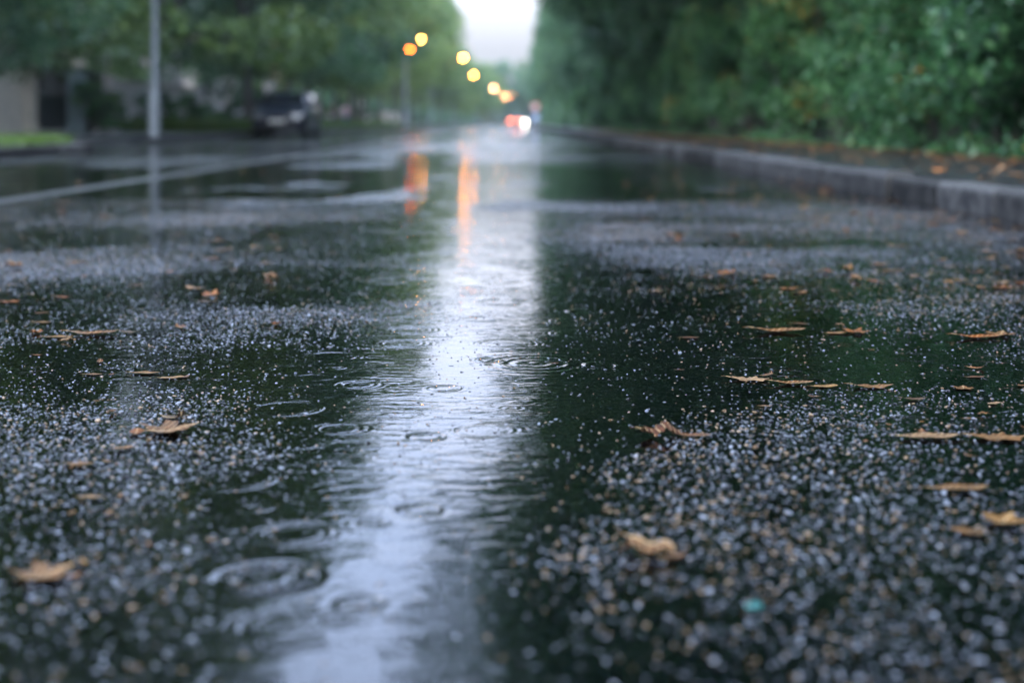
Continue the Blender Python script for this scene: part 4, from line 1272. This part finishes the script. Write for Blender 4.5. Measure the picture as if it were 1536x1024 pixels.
# house
e = empty('house', (-21.8, 72, 0), 0, 'pale rendered house showing between the trees behind the left wall', 'house')
b = MB(); b.box(-6, 6, -8, 8, 0, 6.2); b.build('wall', M['render'], e)
r = MB(); r.loft([[(-6.5, -8.5, 6.2), (6.5, -8.5, 6.2), (6.5, 8.5, 6.2), (-6.5, 8.5, 6.2)], [(-1.2, -4, 9), (1.2, -4, 9), (1.2, 4, 9), (-1.2, 4, 9)]]); ro = r.build('roof', M['slate'], e)
c = MB(); c.box(-1, 0, -1, .2, 8.4, 10.2, .03); c.build('chimney', M['stone'], ro)
for zz in (1.0, 3.9):
    for yy in (-5.6, -1.9, 1.9, 5.6):
        if zz < 2 and yy == 1.9: continue
        f = MB()
        f.box(6.003, 6.09, yy - .62, yy + .62, zz, zz + .09); f.box(6.003, 6.07, yy - .62, yy + .62, zz + 1.51, zz + 1.6)
        f.box(6.003, 6.07, yy - .62, yy - .53, zz + .091, zz + 1.509); f.box(6.003, 6.07, yy + .53, yy + .62, zz + .091, zz + 1.509); f.box(6.003, 6.06, yy - .025, yy + .025, zz + .091, zz + 1.509)
        fo = f.build('window', M['sign_white'], e)
        p = MB(); p.box(6.002, 6.03, yy - .527, yy + .527, zz + .093, zz + 1.507); p.build('pane', M['glass'], fo)
for xx in (-3.4, 0, 3.4):
    f = MB(); f.box(xx - .6, xx + .6, -8.07, -8.003, 3.9, 5.4); fo = f.build('window', M['sign_white'], e)
    p = MB(); p.box(xx - .5, xx + .5, -8.09, -8.072, 4.0, 5.3); p.build('pane', M['glass'], fo)
d = MB(); d.box(6.003, 6.06, 1.4, 2.4, 0.1, 2.2, .01); do = d.build('door', M['darkmetal'], e)
h = MB(); h.box(6.062, 6.11, 2.2, 2.28, 1.05, 1.12, .01); h.build('handle', M['steel'], do)


# ------------------------------------------------------------------ the two walkers
def skin_obj(name, joints, bones, mat, parent, root=0):
    me = bpy.data.meshes.new(name)
    me.from_pydata([j[0] for j in joints], bones, [])
    o = link(name, me, parent)
    md = o.modifiers.new('skin', 'SKIN')
    md.use_smooth_shade = True
    for i, j in enumerate(joints):
        sv = me.skin_vertices[0].data[i]
        r = j[1]; sv.radius = r if hasattr(r, '__len__') else (r, r)
        sv.use_root = (i == root)
    sd = o.modifiers.new('sub', 'SUBSURF'); sd.levels = 1; sd.render_levels = 2
    me.materials.append(mat)
    return o


def person(x, yv, rz, jacket, trousers, label, ht=1.7, step=0.18):
    e = empty('person', (x, yv, 0.128), rz, label, 'person', 'people walking on the left footpath')
    e.scale = (ht / 1.72,) * 3
    s = step
    J = [((0, 0, .95), (.15, .10)), ((0, 0, 1.15), (.135, .095)), ((0, .01, 1.36), (.155, .10)), ((0, 0, 1.46), (.06, .06)), ((0, -.01, 1.54), (.055, .06)), ((0, -.02, 1.62), (.078, .095)), ((0, -.015, 1.69), (.06, .075)),
         ((-.19, 0, 1.40), .055), ((-.25, .02, 1.15), .043), ((-.24, -.08 - s * .3, .92), .033), ((-.235, -.10 - s * .3, .83), (.04, .025)),
         ((.19, 0, 1.40), .055), ((.25, .03, 1.15), .043), ((.24, .02 + s * .2, .91), .033), ((.235, .0 + s * .2, .82), (.04, .025)),
         ((-.10, 0, .86), .095), ((-.10, s * .2, .50), .06), ((-.10, s, .10), .042), ((-.10, s - .13, .04), (.04, .03)),
         ((.10, 0, .86), .095), ((.10, -s * .7, .50), .06), ((.10, -s * .8, .09), .042), ((.10, -s * .8 - .14, .035), (.04, .03))]
    Bn = [(0, 1), (1, 2), (2, 3), (3, 4), (4, 5), (5, 6), (2, 7), (7, 8), (8, 9), (9, 10), (2, 11), (11, 12), (12, 13), (13, 14), (0, 15), (15, 16), (16, 17), (17, 18), (0, 19), (19, 20), (20, 21), (21, 22)]
    skin_obj('body', J, Bn, M['skin'], e)
    Jk = [((0, 0, .86), (.19, .135)), ((0, 0, 1.0), (.18, .13)), ((0, 0, 1.18), (.165, .12)), ((0, .01, 1.36), (.185, .125)), ((0, 0, 1.45), (.09, .08)),
          ((-.195, 0, 1.40), .075), ((-.25, .02, 1.15), .062), ((-.24, -.08 - s * .3, .93), .05), ((.195, 0, 1.40), .075), ((.25, .03, 1.15), .062), ((.24, .02 + s * .2, .92), .05)]
    skin_obj('jacket', Jk, [(0, 1), (1, 2), (2, 3), (3, 4), (3, 5), (5, 6), (6, 7), (3, 8), (8, 9), (9, 10)], jacket, e)
    T = [((0, 0, .93), (.17, .125)), ((-.10, 0, .82), .11), ((-.10, s * .2, .50), .082), ((-.10, s * .95, .12), .066), ((.10, 0, .82), .11), ((.10, -s * .7, .50), .082), ((.10, -s * .8, .11), .066)]
    skin_obj('trousers', T, [(0, 1), (1, 2), (2, 3), (0, 4), (4, 5), (5, 6)], trousers, e)
    skin_obj('hair', [((0, .035, 1.60), (.075, .075)), ((0, .012, 1.68), (.08, .09)), ((0, -.02, 1.735), (.055, .06))], [(0, 1), (1, 2)], M['hair'], e)
    for sx, (fy, fz) in ((-1, (s, 0.055)), (1, (-s * .8, 0.05))):
        skin_obj('shoe', [((sx * .10, fy + .04, fz), (.05, .05)), ((sx * .10, fy - .07, fz - .01), (.05, .04)), ((sx * .10, fy - .17, fz - .015), (.04, .03))], [(0, 1), (1, 2)], M['plastic'], e)
    return e


person((499 - VPX) / F * 106, 106, R(8), M['jacket_red'], M['jeans2'], 'person in dusky red jacket and pale jeans, left of the two walkers', 1.66)
person((519 - VPX) / F * 104, 104, R(-6), M['jacket_pink'], M['jeans'], 'person in a pale pink jacket and dark blue jeans, right of the two walkers', 1.76, 0.14)

# ------------------------------------------------------------------ haze
HAZE = 0.00018
if HAZE:
    hz = MB(); hz.box(-120, 140, -12, 620, -1.6, 30)
    m = bpy.data.materials.new('haze_air'); m.use_nodes = True
    nt = m.node_tree; nt.nodes.clear()
    out = N(nt, 'ShaderNodeOutputMaterial'); pv = N(nt, 'ShaderNodeVolumePrincipled')
    pv.inputs['Color'].default_value = (0.74, 0.88, 0.94, 1); pv.inputs['Density'].default_value = HAZE; pv.inputs['Anisotropy'].default_value = 0.2
    L(nt, pv.outputs[0], out.inputs['Volume'])
    tag(hz.build('haze', m), 'thin pale rainy haze filling the street', 'haze', kind='stuff')

# ------------------------------------------------------------------ sky, sun, camera
w = bpy.data.worlds.new('World'); scene.world = w; w.use_nodes = True
nt = w.node_tree
bg = nt.nodes['Background']; bg.inputs['Strength'].default_value = 0.1
EL, AZ = R(40), R(197)
sky = N(nt, 'ShaderNodeTexSky'); sky.sky_type = 'NISHITA'; sky.sun_disc = False; sky.sun_elevation = EL; sky.sun_rotation = AZ
sky.air_density = 1.0; sky.dust_density = 3.0
hs = N(nt, 'ShaderNodeHueSaturation'); hs.inputs['Saturation'].default_value = 0.55
L(nt, sky.outputs[0], hs.inputs['Color'])
# overcast cloud: pale and hazy low down, brighter and cooler overhead
tc = N(nt, 'ShaderNodeTexCoord'); sx = N(nt, 'ShaderNodeSeparateXYZ'); L(nt, tc.outputs['Generated'], sx.inputs[0])
cloud = ramp(nt, sx.outputs['Z'], [(0.0, (0.125, 0.125, 0.138)), (0.05, (0.15, 0.152, 0.166)), (0.075, (0.22, 0.225, 0.25)), (0.11, (0.55, 0.58, 0.68)), (0.3, (0.60, 0.76, 1.13)), (1.0, (0.63, 0.81, 1.18))])
k = N(nt, 'ShaderNodeVectorMath', operation='SCALE'); k.inputs['Scale'].default_value = 30.0
cl2 = ramp(nt, sx.outputs['Z'], [(0.0, (0.80, 0.85, 0.96)), (0.25, (1.2, 1.3, 1.5)), (0.6, (1.1, 1.22, 1.42)), (1.0, (0.66, 0.82, 1.12))])  # sky behind the camera, made brighter to front-light foliage, walls and cars
back = N(nt, 'ShaderNodeMapRange', interpolation_type='SMOOTHSTEP'); L(nt, sx.outputs['Y'], back.inputs[0])
back.inputs[1].default_value = 0.1; back.inputs[2].default_value = -0.5
cm_ = N(nt, 'ShaderNodeMix', data_type='RGBA'); L(nt, back.outputs[0], cm_.inputs[0]); L(nt, cloud, cm_.inputs[6]); L(nt, cl2, cm_.inputs[7])
L(nt, cm_.outputs[2], k.inputs[0])
mx = N(nt, 'ShaderNodeMix', data_type='RGBA'); mx.inputs[0].default_value = 0.94
L(nt, hs.outputs[0], mx.inputs[6]); L(nt, k.outputs[0], mx.inputs[7])
L(nt, mx.outputs[2], bg.inputs['Color'])
sl = bpy.data.lights.new('sun', 'SUN'); sl.energy = 1.5; sl.angle = R(40); sl.color = (1.0, 0.98, 0.94)
so = bpy.data.objects.new('sun', sl); COL.objects.link(so)
so.rotation_euler = (math.pi / 2 - EL, 0, math.pi - AZ); so.location = (0, 0, 40)

cam = bpy.data.cameras.new('camera'); co = bpy.data.objects.new('camera', cam); COL.objects.link(co)
co.location = (0, 0, CAMH); co.rotation_euler = (R(90), 0, 0)
cam.lens = 50; cam.sensor_width = 36
cam.shift_x = (768 - VPX) / 1536; cam.shift_y = -(512 - HOR) / 1536
cam.clip_start = 0.05; cam.clip_end = 3000
cam.dof.use_dof = True; cam.dof.focus_distance = 2.35; cam.dof.aperture_fstop = 2.5
scene.camera = co

vs_ = scene.view_settings
vs_.view_transform = 'Standard'; vs_.look = 'None'; vs_.gamma = 1.0; vs_.exposure = 0.7
cy_ = scene.cycles
cy_.use_denoising = True
cy_.max_bounces = 6; cy_.transparent_max_bounces = 8; cy_.diffuse_bounces = 2; cy_.glossy_bounces = 3; cy_.transmission_bounces = 3; cy_.volume_bounces = 0
cy_.use_adaptive_sampling = True; cy_.adaptive_threshold = 0.02
cy_.sample_clamp_indirect = 8.0
